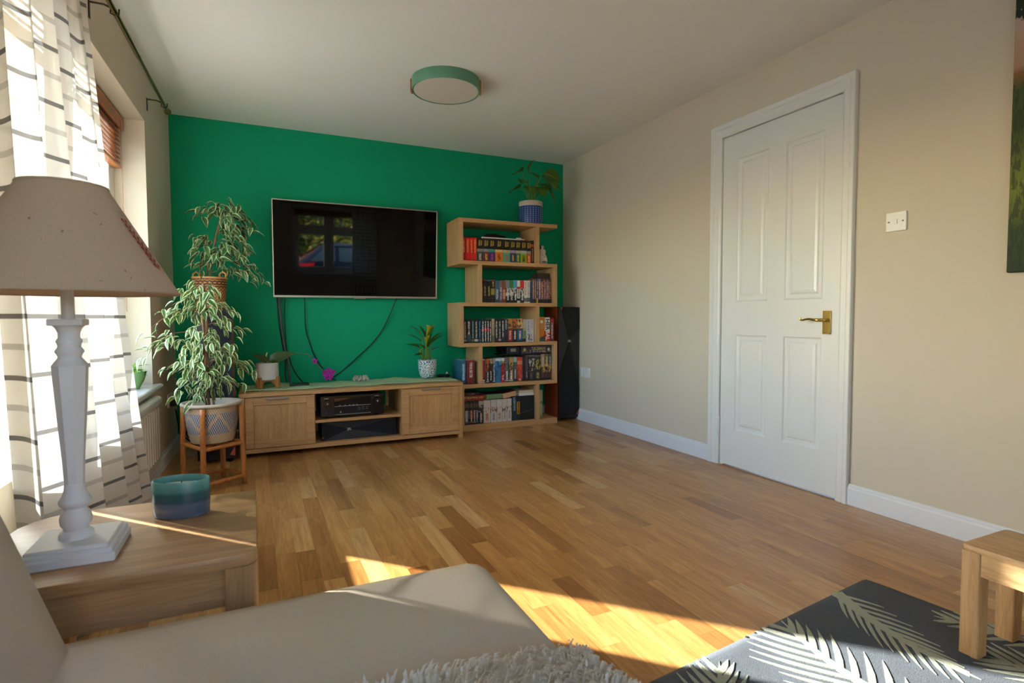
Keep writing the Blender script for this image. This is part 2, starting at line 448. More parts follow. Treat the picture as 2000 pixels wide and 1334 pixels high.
# unseen brick block added outside; shades the far end of the window
bk = NT('outside_brick'); br = bk.n('TexBrick'); br.inputs['Scale'].default_value = 4.4
br.inputs['Color1'].default_value = srgb('9c5640'); br.inputs['Color2'].default_value = srgb('b66f54'); br.inputs['Mortar'].default_value = srgb('b9ab97')
br.inputs['Mortar Size'].default_value = 0.012; bk.l(bk.coord(), br.inputs['Vector']); bk.col(br.outputs[0]); bk.set(Roughness=0.9)
M['brick_out'] = bk.mat
struct(B().box(XL - 0.93, XL - 0.36, 3.97, 4.6, -0.2, 3.0).obj('sun_blocker_wall', M['brick_out']), 'unseen brick block added outside the side window to limit the sun patch')
ground = NT('outside_paving'); gv = ground.coord('Object', (1, 1, 1))
ground.col(ground.mix(ground.noise(gv, 6.0, 5), srgb('8f8a80'), srgb('b9b3a6'))); ground.set(Roughness=0.9)
struct(B().box(-40, 40, -40, 40, -0.5, -0.2).obj('ground', ground.mat), 'grey paving outside the house')

# ---- window blind (only the last slats are let down)
bl = thing('venetian_blind', 'brown wooden slatted blind pulled up at the top of the side window', 'blind', ML @ Vector((-0.12, -1.8, 1.72)), -A_L)
BU0, BU1 = WU0 + 0.02, WU1 - 0.025
B().box(-0.106, -0.092, BU0, BU1, 1.935, 2.004, 0.004).xf(ML).obj('valance', M['blindwood'], bl)
B().box(-0.148, -0.106, BU0 + .01, BU1 - .01, 1.975, 2.008).xf(ML).obj('headrail', M['blindwood'], bl)
for i in range(9):
    z = 1.765 + i * 0.0232
    s_ = B().box(-0.0215, 0.0215, BU0 + 0.01, BU1 - 0.012, -0.0014, 0.0014)
    s_.xf(ML @ Matrix.Translation((-0.127, 0, z)) @ Matrix.Rotation(R(24), 4, 'Y')).obj('slat', M['blindwood'], bl)
B().box(-0.150, -0.104, BU0 + .01, BU1 - .012, 1.728, 1.744, 0.004).xf(ML).obj('bottom_rail', M['blindwood'], bl)
M['cord'] = plain('brown_cord', '9c5c43', 0.8)
for u in (-0.96, -1.7, -2.5):
    B().tube([(-0.103, u, 1.735), (-0.103, u, 1.95)], 0.0011, 5).xf(ML).obj('ladder_cord', M['cord'], bl)
B().tube([(-0.088, -0.905, 1.97), (-0.087, -0.906, 1.5), (-0.087, -0.905, 0.95)], 0.0014, 5).xf(ML).obj('pull_cord', M['cord'], bl)

# ---- street window behind the camera (seen in the television)
w2 = window('window_2', 'white street window behind the camera, mirrored in the television', FX0, FX1, FZ0 + 0.03, FZ1, YF - 0.20, YF - 0.13, None,
       {'mull': [(1.12, 1.19)], 'panes': [(0.635, 1.12), (1.19, 1.865)]}, (1.74, 1.80), 'x')
B().box(FX0 - 0.04, FX1 + 0.04, YF - 0.14, YF + 0.04, FZ0, FZ0 + 0.03, 0.01, 2).obj('window_sill', M['sill_paint'], w2)
window('added_light_window', 'added white glazed opening behind the camera, letting in extra daylight', GX0, GX1, 0.0, 2.08, YF - 0.20, YF - 0.13, None, {'mull': [(-.22, -.16)], 'panes': [(GX0 + .055, -.22), (-.16, GX1 - .055)]}, None, 'x')
b2 = thing('venetian_blind', 'raised wooden blind on the street window behind the camera', 'blind', (1.25, YF - 0.08, 1.97))
B().box(FX0 + .02, FX1 - .02, YF - 0.07, YF - 0.055, 2.01, 2.09, 0.003).obj('valance', M['blindwood'], b2)
for i in range(5):
    B().box(FX0 + .03, FX1 - .03, YF - 0.112, YF - 0.07, 1.985 + i * .008, 1.988 + i * .008).obj('slat', M['blindwood'], b2)

# ---- door
d = struct(thing('door_1', 'white four-panel door with brass handle', None, (XR, (DY0 + DY1) / 2, 0.0)), 'closed white four-panel door with brass lever handle')
leaf = B(); dx0, dx1 = XR + 0.001, XR + 0.037
PY = [(1.890, 2.114), (2.224, 2.447)]; PZ = [(0.228, 0.803), (1.000, 1.842)]
ys = [DY0 + .002, PY[0][0], PY[0][1], PY[1][0], PY[1][1], DY1 - .002]; zs = [0.008, PZ[0][0], PZ[0][1], PZ[1][0], PZ[1][1], DZ - .003]
for i in (0, 2, 4): leaf.box(dx0, dx1, ys[i], ys[i + 1], zs[0], zs[-1])
for (a, c) in PY:
    for j in (0, 2, 4): leaf.box(dx0, dx1, a, c, zs[j], zs[j + 1])
leaf.obj('door_leaf', M['gloss_white'], d)
for a, c in PY:
    for e, f in PZ:
        p = B()
        def ring(i, xx): return [p.bm.verts.new((xx, q, r)) for q, r in ((a + i, e + i), (c - i, e + i), (c - i, f - i), (a + i, f - i))]
        rr = [ring(0, dx0), ring(.006, dx0 + .007), ring(.012, dx0 + .009), ring(.028, dx0 + .009), ring(.036, dx0 + .004), ring(.05, dx0 + .002)]
        for q in range(len(rr) - 1):
            for k in range(4): p._f([rr[q][k], rr[q][(k + 1) % 4], rr[q + 1][(k + 1) % 4], rr[q + 1][k]])
        p._f(rr[-1]); p.obj('door_panel', M['gloss_white'], d)
for z in (1.748, 0.252):
    h = B().tube([(XR - .004, DY1 + .004, z - .04), (XR - .004, DY1 + .004, z + .04)], 0.006, 10)
    h.tube([(XR - .004, DY1 + .004, z - .044), (XR - .004, DY1 + .004, z - .039)], 0.0075, 10); h.tube([(XR - .004, DY1 + .004, z + .039), (XR - .004, DY1 + .004, z + .044)], 0.0075, 10); h.obj('hinge', M['gloss_white'], d)
hp = B().box(XR - 0.007, XR + .001, 1.838, 1.882, 0.822, 0.940, 0.002).obj('handle_plate', M['brass'], d)
hp['label'] = 'brass rectangular handle plate'
lv = [(XR - .006, 1.860, .893), (XR - .030, 1.860, .893), (XR - .043, 1.866, .893), (XR - .046, 1.885, .893), (XR - .046, 1.90, .894), (XR - .045, 1.925, .898), (XR - .044, 1.945, .896), (XR - .044, 1.962, .892), (XR - .044, 1.975, .893), (XR - .044, 1.981, .899), (XR - .044, 1.977, .903), (XR - .044, 1.973, .900)]
B().tube(lv, [.009, .009, .0095, .009, .0078, .006, .0055, .0055, .0055, .005, .004, .003], 10).obj('lever', M['brass'], hp, smooth=True)
for z in (.830, .932):
    for yy in (1.845, 1.875): B().sphere((XR - .008, yy, z), .0028, u=8, v=5).obj('screw', M['brass'], hp, smooth=True)
tr1 = B()
yi0, yi1, zi, yo0, yo1, zo = DY0 - .006, DY1 + .006, DZ + .006, DY0 - .068, DY1 + .083, 2.068
fr_prof = [(0.0, .001), (0.0, -.012), (.12, -.016), (.55, -.016), (.66, -.0225), (.95, -.0225), (1.0, -.018), (1.0, .001)]
rings_ = []
for (yy_i, zz_i, yy_o, zz_o) in ((yi0, 0, yo0, 0), (yi0, zi, yo0, zo), (yi1, zi, yo1, zo), (yi1, 0, yo1, 0)):
    rings_.append([tr1.bm.verts.new((XR + dx_, yy_i + (yy_o - yy_i) * f_, zz_i + (zz_o - zz_i) * f_)) for f_, dx_ in fr_prof])
for r_a, r_b in zip(rings_[:-1], rings_[1:]):
    for k in range(len(fr_prof) - 1): tr1._f([r_a[k], r_a[k + 1], r_b[k + 1], r_b[k]])
for (y0, y1) in ((DY0 - .021, DY0 - .0015), (DY1 + .0015, DY1 + .021)): tr1.box(XR - .010, XR + .12, y0, y1, 0, DZ + .0005)
tr1.box(XR - .010, XR + .12, DY0 - .021, DY1 + .021, DZ + .001, DZ + .021)
struct(tr1.obj('trim_1', M['gloss_white']), 'white moulded door frame')
struct(B().box(XR + .05, XR + .06, DY0 - .02, DY1 + .02, 0, DZ + .01).obj('door_gap_blocker', M['black']), 'added black panel behind the door, blocking light through its gaps')  # black sheet added to keep outside light from leaking around the leaf

# ---- radiator
ra = thing('radiator', 'cream ribbed panel radiator under the side window sill', 'radiator', ML @ Vector((0.05, -1.7, 0.12)), -A_L)
RU0, RU1 = -2.62, -0.945
pn = B(); nr = 30
prev = []
pts = []
for i in range(nr):
    u0 = RU1 - 0.03 - i * (RU1 - RU0 - 0.06) / nr; st = (RU1 - RU0 - 0.06) / nr
    pts += [(0.050, u0), (0.050, u0 - st * .16), (0.064, u0 - st * .34), (0.064, u0 - st * .82)]
poly = [(0.040, RU1 - 0.002), (0.052, RU1 - 0.002)] + pts + [(0.052, RU0), (0.040, RU0)]
pn.prism(poly, 0.165, 0.435, 'z')
pn.box(0.040, 0.053, RU0, RU1, 0.115, 0.168, 0.004); pn.box(0.040, 0.053, RU0, RU1, 0.432, 0.475, 0.004)
pn.xf(ML).obj('panel', M['radiator'], ra)
cp = [(0.018, 0.455), (0.018, 0.482)] + [(0.043 + 0.025 * math.sin(-PI / 2 + PI * i / 8), 0.470 + 0.022 * math.cos(-PI / 2 + PI * i / 8)) for i in range(9)] + [(0.066, 0.452), (0.056, 0.445), (0.056, 0.455)]
B().prism(cp, RU0 - .004, RU1 + .004, 'y').xf(ML).obj('top_grille', M['gloss_white'], ra)
B().box(0.003, 0.018, -1.15, -1.11, 0.16, 0.46).box(0.016, 0.041, -1.15, -1.11, 0.2, 0.4).xf(ML).obj('wall_bracket', M['white_plastic'], ra)
B().box(0.003, 0.018, -2.4, -2.36, 0.16, 0.46).box(0.016, 0.041, -2.4, -2.36, 0.2, 0.4).xf(ML).obj('wall_bracket', M['white_plastic'], ra)

# ---- curtain pole and curtain
cpole = thing('curtain_pole', 'antique brass curtain pole with ball end above the side window', 'curtain pole', ML @ Vector((0.085, -1.9, 2.13)), -A_L)
RZ = 2.139
B().tube([(0.085, -1.36, RZ), (0.085, -0.615, RZ)], 0.0082, 12).xf(ML).obj('inner_rod', M['antique'], cpole, smooth=True, auto=40)
B().tube([(0.085, -3.45, RZ), (0.085, -1.34, RZ)], 0.0108, 12).xf(ML).obj('outer_rod', M['antique'], cpole, smooth=True, auto=40)
B().sphere((0.085, -0.592, RZ), 0.019).xf(ML).obj('finial', M['antique'], cpole, smooth=True)
B().tube([(0.085, -0.622, RZ), (0.085, -0.608, RZ)], 0.012, 12).xf(ML).obj('collar', M['antique'], cpole, smooth=True, auto=40)
for u in (-0.71, -1.77, -3.2):
    g = B().box(0, 0.004, u - .007, u + .007, 2.095, 2.165)
    g.tube([(0.002, u, 2.158), (0.05, u, 2.158), (0.07, u, 2.150), (0.085, u, 2.1385)], 0.0038, 6)
    g.tube([(0.073, u, 2.146), (0.071, u, 2.128), (0.085, u, 2.1225), (0.1, u, 2.128), (0.101, u, 2.148)], 0.003, 6)
    g.xf(ML).obj('bracket', M['dark_metal'], cpole)
cm = NT('striped_sheer'); cm.t.nodes.remove(cm.b)
tc = cm.n('TexCoord'); sp = cm.n('SeparateXYZ'); cm.l(tc.outputs['UV'], sp.inputs[0])
zc_ = cm.math('MULTIPLY', sp.outputs[1], 2.08 / 0.142)
fr_ = cm.math('FRACT', zc_)
dk = cm.math('LESS_THAN', fr_, 0.082)
lt = cm.math('MULTIPLY', cm.math('LESS_THAN', cm.math('ABSOLUTE', cm.math('SUBTRACT', fr_, 0.55)), 0.05), 0.42)
st = cm.math('MAXIMUM', dk, lt)
vf = cm.math('MULTIPLY', cm.math('LESS_THAN', cm.math('ABSOLUTE', cm.math('SUBTRACT', cm.math('FRACT', cm.math('MULTIPLY', sp.outputs[0], 5.0)), 0.42)), 0.03), 0.25)
wv = cm.noise(cm.coord('UV', (600, 600, 1)), 1.0, 2)
base = cm.mix(wv, srgb('d8d5ce'), srgb('e6e3dc'))
colr = cm.mix(st, base, srgb('787675'))
df = cm.n('BsdfDiffuse'); tl = cm.n('BsdfTranslucent'); tp = cm.n('BsdfTransparent'); m1 = cm.n('MixShader'); m2 = cm.n('MixShader')
cm.l(colr, df.inputs[0]); cm.l(colr, tl.inputs[0]); m1.inputs[0].default_value = 0.15
cm.l(df.outputs[0], m1.inputs[1]); cm.l(tl.outputs[0], m1.inputs[2])
cm.l(cm.math('MULTIPLY_ADD', st, -0.07, 0.08), m2.inputs[0]); cm.l(m1.outputs[0], m2.inputs[1]); cm.l(tp.outputs[0], m2.inputs[2]); cm.l(m2.outputs[0], cm.out.inputs[0])
M['curtain'] = cm.mat
def curtain_fn(s, t):
    # t: 0 bottom, 1 top ; s: 0 near the camera, 1 far
    z = 0.06 + t * 2.083
    far = -1.69 - 0.65 * (max(0, t - 0.02) / 0.98) ** 0.85
    near = -2.902 - 0.05 * t - 0.036 * (1 - t)
    q = s + 0.018 * math.sin(9 * s + 1.0) * (1 - t)
    u = near + (far - near) * q
    amp = 0.034 + 0.010 * math.sin(5.0 * s + 1.3)
    ph = 2 * PI * 5.0 * (s + 0.05 * math.sin(2 * PI * s + 0.7)) + 0.35 * math.sin(2.4 * t + 3 * s)
    n = 0.094 + 0.034 * (1 - t) + amp * math.sin(ph) * (0.6 + 0.4 * (1 - t) ** 0.6) + 0.005 * math.sin(2.3 * ph + 2 * t)
    u += 0.014 * math.sin(2 * ph)
    if t > 0.965: n = 0.085 + (n - 0.085) * 0.3 + 0.014
    return Vector((n, u, z))
cu = B().grid(curtain_fn, 150, 40)
cu = cu.xf(ML).obj('curtain', M['curtain'], None, smooth=True, fix=False)
tag(cu, 'white sheer curtain with grey horizontal stripes at the side window', 'curtain')
def curtain2_fn(s, t):
    ph = 2 * PI * 6 * s + 0.4 * math.sin(3 * t)
    return Vector((1.50 + 0.42 * s + 0.012 * math.sin(2 * ph), YF + 0.09 + 0.032 * math.sin(ph), 0.5 + 1.66 * t))
c2 = B().grid(curtain2_fn, 90, 20).obj('curtain', M['curtain'], None, smooth=True, fix=False)
tag(c2, 'striped curtain at the street window behind the camera, mirrored in the television', 'curtain')
p2 = thing('curtain_pole', 'brass curtain pole over the street window behind the camera', 'curtain pole', (1.25, YF + 0.09, 2.16))
B().tube([(0.35, YF + 0.09, 2.17), (2.15, YF + 0.09, 2.17)], 0.01, 10).obj('rod', M['antique'], p2)
for xx in (0.45, 2.05): B().tube([(xx, YF, 2.19), (xx, YF + 0.06, 2.19), (xx, YF + 0.09, 2.17)], 0.004, 6).obj('bracket', M['dark_metal'], p2)

# ---- sockets and switch
def plate(name, label, cat, yc, zc, w, h, x, xs, items):
    """wall plate on the right (xs=-1) wall"""
    r = thing(name, label, cat, (x, yc, zc - h / 2))
    B().box(min(x, x + xs * .009), max(x, x + xs * .009), yc - w / 2, yc + w / 2, zc - h / 2, zc + h / 2, 0.0025, 2).obj('face_plate', M['white_plastic'], r)
    for nm, dy, dz, ww, hh, mt in items:
        B().box(min(x + xs * .008, x + xs * .0125), max(x + xs * .008, x + xs * .0125), yc + dy - ww / 2, yc + dy + ww / 2, zc + dz - hh / 2, zc + dz + hh / 2, 0.0008).obj(nm, mt, r)
    return r
plate('light_switch', 'white light switch on the cream wall right of the door', 'switch', 1.538, 1.331, 0.087, 0.084, XR, -1,
      [('rocker', 0, 0, .013, .022, M['white_plastic']), ('screw', .03, 0, .006, .006, M['grey_plastic']), ('screw', -.03, 0, .006, .006, M['grey_plastic'])])
plate('wall_socket', 'white wall socket low on the cream wall beside the right speaker', 'socket', 4.10, 0.428, 0.146, 0.086, XR, -1,
      [('rocker', .02, .024, .012, .02, M['white_plastic']), ('rocker', -.02, .024, .012, .02, M['white_plastic']), ('plug', .035, -.012, .05, .045, M['white_plastic'])])
ls = thing('wall_socket', 'double white wall socket with a plug beside the radiator', 'socket', ML @ Vector((0, -0.29, 0.335)), -A_L)
B().box(0, .010, -0.365, -0.219, 0.337, 0.423, 0.0025, 2).xf(ML).obj('face_plate', M['white_plastic'], ls)
for u in (-0.32, -0.26): B().box(.009, .014, u - .006, u + .006, .395, .415, .001).xf(ML).obj('rocker', M['white_plastic'], ls)
B().box(.009, .05, -0.268, -0.222, .345, .392, .006, 2).xf(ML).obj('plug', M['white_plastic'], ls)
B().box(.009, .05, -0.345, -0.30, .345, .392, .006, 2).xf(ML).obj('plug', M['black'], ls)

# ---- ceiling lamp
clx, cly = 1.054, 3.203
cl = thing('ceiling_lamp', 'round flat ceiling lamp with sage green rim and white diffuser', 'ceiling lamp', (clx, cly, ZC - 0.066), R(-21))
M['sage'] = plain('sage_green_enamel', '5f9478', 0.4, 0.05)
M['diffuser'] = plain('white_acrylic_diffuser', 'd9d2c8', 0.5, 0.02)
B().lathe([(0.190, ZC - .062), (0.198, ZC - .065), (0.201, ZC - .060), (0.201, ZC), (0.19, ZC)], clx, cly, 64, False, False).obj('rim', M['sage'], cl, smooth=True, auto=40)
B().lathe([(0.001, ZC - .0625), (0.191, ZC - .0615), (0.191, ZC - .05)], clx, cly, 64, True, False).obj('diffuser', M['diffuser'], cl, smooth=True, auto=40)
for sgn in (-1, 1):
    a = R(-21) + (0 if sgn > 0 else PI)
    g = B()
    pts = []
    for rr_, sg in ((0.201, 1), (0.209, -1)):
        rng = range(-3, 4) if sg > 0 else range(3, -4, -1)
        pts += [(clx + rr_ * math.cos(a + q * 0.055), cly + rr_ * math.sin(a + q * 0.055)) for q in rng]
    g.prism(pts, ZC - .068, ZC - .006, 'z'); g.obj('wooden_clip', M['potwood'], cl)

# ================================================================== THINGS BY THE GREEN WALL
# ---- television (tilted a little towards the sofa)
M['screen'] = plain('black_glass_screen', '030304', 0.03, 0.1, spec=0.48)
tvc = Vector((0.742, 4.418, 1.421)); TT = R(3.2)
tvm = Matrix.Translation(tvc) @ Matrix.Rotation(TT, 4, 'X')
tv = thing('television', 'large wall-mounted flat television with thin silver bezel and black glossy screen', 'television', (tvc.x, tvc.y, 1.065))
hw, hh = 0.6225, 0.3565
f = B(); bz = 0.009
for (a, b_, c, d_) in ((-hw, hw, -hh, -hh + .016), (-hw, hw, hh - bz, hh), (-hw, -hw + bz, -hh, hh), (hw - bz, hw, -hh, hh)): f.box(a, b_, -0.006, 0.022, c, d_, 0.0015)
f.xf(tvm).obj('bezel', M['silver'], tv)
B().box(-hw + bz - .001, hw - bz + .001, -0.003, 0.012, -hh + .015, hh - bz + .001).xf(tvm).obj('screen', M['screen'], tv)
B().box(-hw + .01, hw - .01, 0.010, 0.030, -hh + .01, hh - .01, 0.003).xf(tvm).obj('rear_casing', M['black'], tv)
B().box(-.045, .045, -0.008, 0.0, -hh - .006, -hh + .004, 0.002).xf(tvm).obj('name_plate', M['silver'], tv)
B().box(tvc.x - .2, tvc.x + .2, tvc.y + .028, YB, 1.28, 1.56, 0.004).obj('wall_mount', M['black'], tv)

def smooth_path(pts, n=6):
    """Catmull-Rom through the points"""
    P_ = [Vector(p) for p in pts]; P_ = [P_[0] * 2 - P_[1]] + P_ + [P_[-1] * 2 - P_[-2]]; out = []
    for i in range(1, len(P_) - 2):
        for k in range(n):
            t = k / n; a, b_, c, d_ = P_[i - 1:i + 3]
            out.append(0.5 * ((2 * b_) + (c - a) * t + (2 * a - 5 * b_ + 4 * c - d_) * t * t + (3 * b_ - a - 3 * c + d_) * t ** 3))
    return out + [P_[-2]]
def cable(label, pts, r, mt, name='cable', group=None):
    o = B().tube(smooth_path(pts), r, 7).obj(name, mt, None, smooth=True)
    return tag(o, label, 'cable', group)
cable('thick grey cable sleeve hanging below the left end of the television', [(0.16, 4.45, 1.075), (0.168, 4.462, 0.916), (0.185, 4.462, 0.718), (0.211, 4.462, 0.591), (0.221, 4.455, 0.43)], 0.0085, M['cable_grey'])
cable('thin black cable left of the thick grey sleeve under the television', [(0.146, 4.45, 1.075), (0.155, 4.47, 0.878), (0.178, 4.472, 0.70), (0.196, 4.474, 0.60), (0.192, 4.472, 0.50), (0.200, 4.46, 0.43)], 0.004, M['cable'])
cable('thin black cable hanging straight, right of the thick grey sleeve', [(0.199, 4.45, 1.075), (0.197, 4.475, 0.86), (0.205, 4.477, 0.70), (0.226, 4.47, 0.594), (0.262, 4.40, 0.497), (0.30, 4.28, 0.446)], 0.0035, M['cable'])
cable('thin black cable curving down from below the television to the orchid flower', [(0.339, 4.45, 1.075), (0.342, 4.478, 0.838), (0.372, 4.478, 0.713), (0.414, 4.478, 0.595), (0.495, 4.478, 0.469), (0.55, 4.475, 0.428)], 0.0038, M['cable'])
cable('black cable running diagonally from the right part of the television to the shell', [(1.038, 4.45, 1.075), (0.94, 4.478, 0.848), (0.849, 4.478, 0.718), (0.728, 4.478, 0.604), (0.59, 4.484, 0.485), (0.493, 4.475, 0.428)], 0.0042, M['cable'])

# ---- television stand
SX0, SX1, SY0, SY1, SZ = -0.112, 1.412, 3.945, 4.405, 0.424
ts = thing('tv_stand', 'low light oak television cabinet with two doors and open middle shelves', 'cabinet', ((SX0 + SX1) / 2, 4.17, 0))
B().box(SX0, SX1, SY0 - .004, SY1, SZ - .026, SZ, 0.003).obj('top_board', M['oak_x'], ts)
B().box(SX0 + .03, SX1 - .03, SY0 + .004, SY1, 0.030, 0.058, 0.002).obj('bottom_board', M['oak_x'], ts)
for xx in (SX0 + .002, SX1 - .034):
    B().box(xx, xx + .032, SY0 - .002, SY0 + .05, 0, SZ - .026, 0.003).obj('leg', M['oak_z'], ts)
    B().box(xx, xx + .032, SY1 - .05, SY1, 0, SZ - .026, 0.003).obj('leg', M['oak_z'], ts)
    B().box(xx + .006, xx + .026, SY0 + .05, SY1 - .05, 0.03, SZ - .026).obj('side_panel', M['oak_y'], ts)
MX0, MX1 = 0.352, 0.944
for a in (MX0 - .02, MX1): B().box(a, a + .02, SY0 + .006, SY1, .058, SZ - .026).obj('divider', M['oak_z'], ts)
B().box(MX0, MX1, SY0 + .01, SY1 - .02, 0.196, 0.216, 0.002).obj('shelf', M['oak_x'], ts)
bp = B().box(SX0 + .03, MX1 - .16, SY1 - .012, SY1 - .004, .058, SZ - .026); bp.box(MX1 - .02, SX1 - .03, SY1 - .012, SY1 - .004, .058, SZ - .026); bp.box(MX1 - .17, MX1 - .01, SY1 - .012, SY1 - .004, .058, .22)
bp.obj('back_panel', M['oak_x'], ts)
for (a, c) in ((SX0 + .036, MX0 - .004), (MX1 + .004, SX1 - .036)):
    dr = thing('door', '', None, ((a + c) / 2, SY0, .06)); del dr['label']; adopt(dr, ts)
    z0, z1, w = .062, SZ - .030, .05
    fb = B()
    for q in ((a, a + w, z0, z1), (c - w, c, z0, z1)): fb.box(q[0], q[1], SY0 - .002, SY0 + .018, q[2], q[3], 0.0015)
    for q in ((a + w, c - w, z0, z0 + w), (a + w, c - w, z1 - w, z1)): fb.box(q[0], q[1], SY0 - .002, SY0 + .018, q[2], q[3], 0.0015)
    fb.obj('door_frame', M['oak_x'], dr)
    B().box(a + w, c - w, SY0 + .006, SY0 + .014, z0 + w, z1 - w).obj('door_panel', M['oak_z'], dr)
    mid = (a + c) / 2 - .02 if a < 0.3 else (a + c) / 2
    B().box(mid - .072, mid + .072, SY0 - .014, SY0 - .001, z1 - .016, z1 - .003, 0.002).obj('handle', M['nickel'], dr)

# ---- table runner
rn = NT('green_linen'); rv = rn.coord('Object', (1, 1, 1))
rn.col(rn.mix(rn.noise(rv, 30, 4), srgb('9ab582'), srgb('c4d6a8'))); rn.set(Roughness=0.9); rn.bump(rn.noise(rv, 420, 2), 0.3, 0.001)
M['runner'] = rn.mat
def runner_fn(s, t):
    x = -0.10 + 1.515 * s; y = 4.035 + 0.33 * t
    z = SZ + 0.004 + 0.0045 * max(0, math.sin(23 * s + 4 * t)) * (0.4 + t) + 0.004 * noise.noise(Vector((x * 9, y * 9, 0))) + 0.006 * max(0, math.sin(11 * s)) * (t > .8)
    y += (0.016 * noise.noise(Vector((x * 5, 0, 3))) + 0.006 * math.sin(31 * s)) if t < .2 else 0
    z = max(z, SZ + 0.003)
    e = x - (SX1 - 0.01)
    return Vector((x, y, z))
rb = B().grid(runner_fn, 90, 10)
def run_end(s, t):
    a = min(1, s * 4) * PI / 2
    x = 1.415 + 0.013 * math.sin(a); z = SZ + 0.004 - 0.010 * (1 - math.cos(a)) - max(0, s - .25) * 0.155
    return Vector((x + .006 * math.sin(6 * t) * s, 4.035 + 0.33 * t + 0.012 * s * math.sin(5 * t), z))
rb.grid(run_end, 12, 10)
bmesh.ops.remove_doubles(rb.bm, verts=list(rb.bm.verts), dist=0.0008)
rb.solid(0.0016)
tag(rb.obj('table_runner', M['runner'], None, smooth=True), 'crinkled pale green cloth runner lying along the television cabinet', 'table runner')
TZ = SZ + 0.0085       # things stand on the runner

# ---- receiver
rc = thing('av_receiver', 'black hi-fi receiver with two round knobs on the middle cabinet shelf', 'receiver', (0.6, 4.15, 0.216))
B().box(0.392, 0.815, 3.985, 4.30, 0.226, 0.374, 0.004, 2).obj('body', M['black'], rc)
fp = B().box(0.386, 0.820, 3.966, 3.986, 0.228, 0.376, 0.006, 2).obj('front_panel', M['black_gloss'], rc)
B().box(0.478, 0.725, 3.9625, 3.967, 0.243, 0.358, 0.0015).obj('display_window', M['screen'], rc)
B().box(0.478, 0.725, 3.9610, 3.9632, 0.2985, 0.3015).obj('display_trim', M['silver'], rc)
B().box(0.478, 0.725, 3.9610, 3.9632, 0.2415, 0.2440).obj('display_trim', M['silver'], rc)
for kx, kz, kr in ((0.433, 0.322, .024), (0.772, 0.322, .025)):
    kn = B().lathe([(kr, 0), (kr, .012), (kr * .93, .016), (0.001, .016)], 0, 0, 28, True, False)
    ko = kn.xf(Matrix.Translation((kx, 3.966, kz)) @ Matrix.Rotation(R(90), 4, 'X')).obj('knob', M['black_gloss'], rc, smooth=True, auto=30)
    g = B()
    for k in range(32):
        a, a2 = 2 * PI * k / 32, 2 * PI * (k + 1) / 32
        g.bm.faces.new([g.bm.verts.new((kx + q * math.cos(w_), 3.9495, kz + q * math.sin(w_))) for q, w_ in ((kr * .86, a), (kr, a), (kr, a2), (kr * .86, a2))])
    g.solid(0.001).obj('knob_ring', M['nickel'], ko)
    B().sphere((kx, 3.9495, kz), .006, .002, .006, 10, 6).obj('knob_cap', M['silver'], ko, smooth=True)
for i, bx_ in enumerate((0.51, 0.545, 0.575, 0.60, 0.625)): B().box(bx_, bx_ + .012, 3.9605, 3.9630, .3035, .3065).obj('indicator', M['silver'], rc)
for i in range(6): B().box(0.64 + (i % 3) * .026, 0.655 + (i % 3) * .026, 3.9605, 3.9630, .270 + (i // 3) * .012, .2735 + (i // 3) * .012).obj('button', M['grey_plastic'], rc)
B().box(0.516, 0.524, 3.9605, 3.9630, .254, .265).obj('indicator', M['silver'], rc)
B().tube([(0.425, 3.966, .262), (0.425, 3.958, .262)], .008, 12).obj('headphone_jack', M['black'], rc)
B().box(0.412, 0.440, 3.9648, 3.967, .3555, .3595).obj('badge', M['silver'], rc); B().box(0.757, 0.785, 3.9648, 3.967, .3555, .3595).obj('badge', M['silver'], rc)
for kx in (0.43, 0.775):
    for ky in (4.02, 4.26): B().tube([(kx, ky, .2162), (kx, ky, .227)], .018, 14).obj('foot', M['black'], rc)

# ---- loudspeakers
LOGO_ROT = (R(90), 0, 0)
cs = thing('centre_speaker', 'long black centre speaker with faceted front below the receiver', 'speaker', (0.65, 4.1, 0.058))
B().box(0.398, 0.915, 4.006, 4.25, 0.0585, 0.188, 0.003).obj('cabinet', M['black'], cs)
def facets(par, x0, x1, z0, z1, y, cx, cz, dz, mats, hollow):
    """four wedge facets meeting at (cx, cz): left, top, right, bottom"""
    P4 = [(x0, z0), (x0, z1), (x1, z1), (x1, z0)]
    seq = [('grille', P4[0], P4[1], mats[0]), ('baffle_facet', P4[1], P4[2], mats[1]), ('grille', P4[2], P4[3], mats[0]), ('baffle_facet', P4[3], P4[0], mats[1])]
    for nm, a, b_, mt in seq:
        g = B()
        yc = y - (0.004 if nm == 'grille' else 0.012 * hollow)
        fv = [g.bm.verts.new((a[0], y - .004, a[1])), g.bm.verts.new((b_[0], y - .004, b_[1])), g.bm.verts.new((cx, yc, cz))]
        bv = [g.bm.verts.new((v.co.x, y + .004, v.co.z)) for v in fv]
        g._f(fv); g._f(bv[::-1])
        for k in range(3): g._f([fv[k], bv[k], bv[(k + 1) % 3], fv[(k + 1) % 3]])
        g.obj(nm, mt, par)
facets(cs, 0.400, 0.913, 0.0595, 0.187, 4.006, 0.582, 0.129, 0, (M['black_cloth'], M['black_facet']), 0.0)
text('JBL', 0.022, M['silver'], cs, (0.582, 4.0005, 0.129), LOGO_ROT, bold=.0006)
g = B().prism([(0.400, .072), (0.412, .078), (0.400, .09)], 3.9985, 4.003, 'y').obj('corner_accent', M['copper'], cs); g['label'] = 'small copper corner accent'

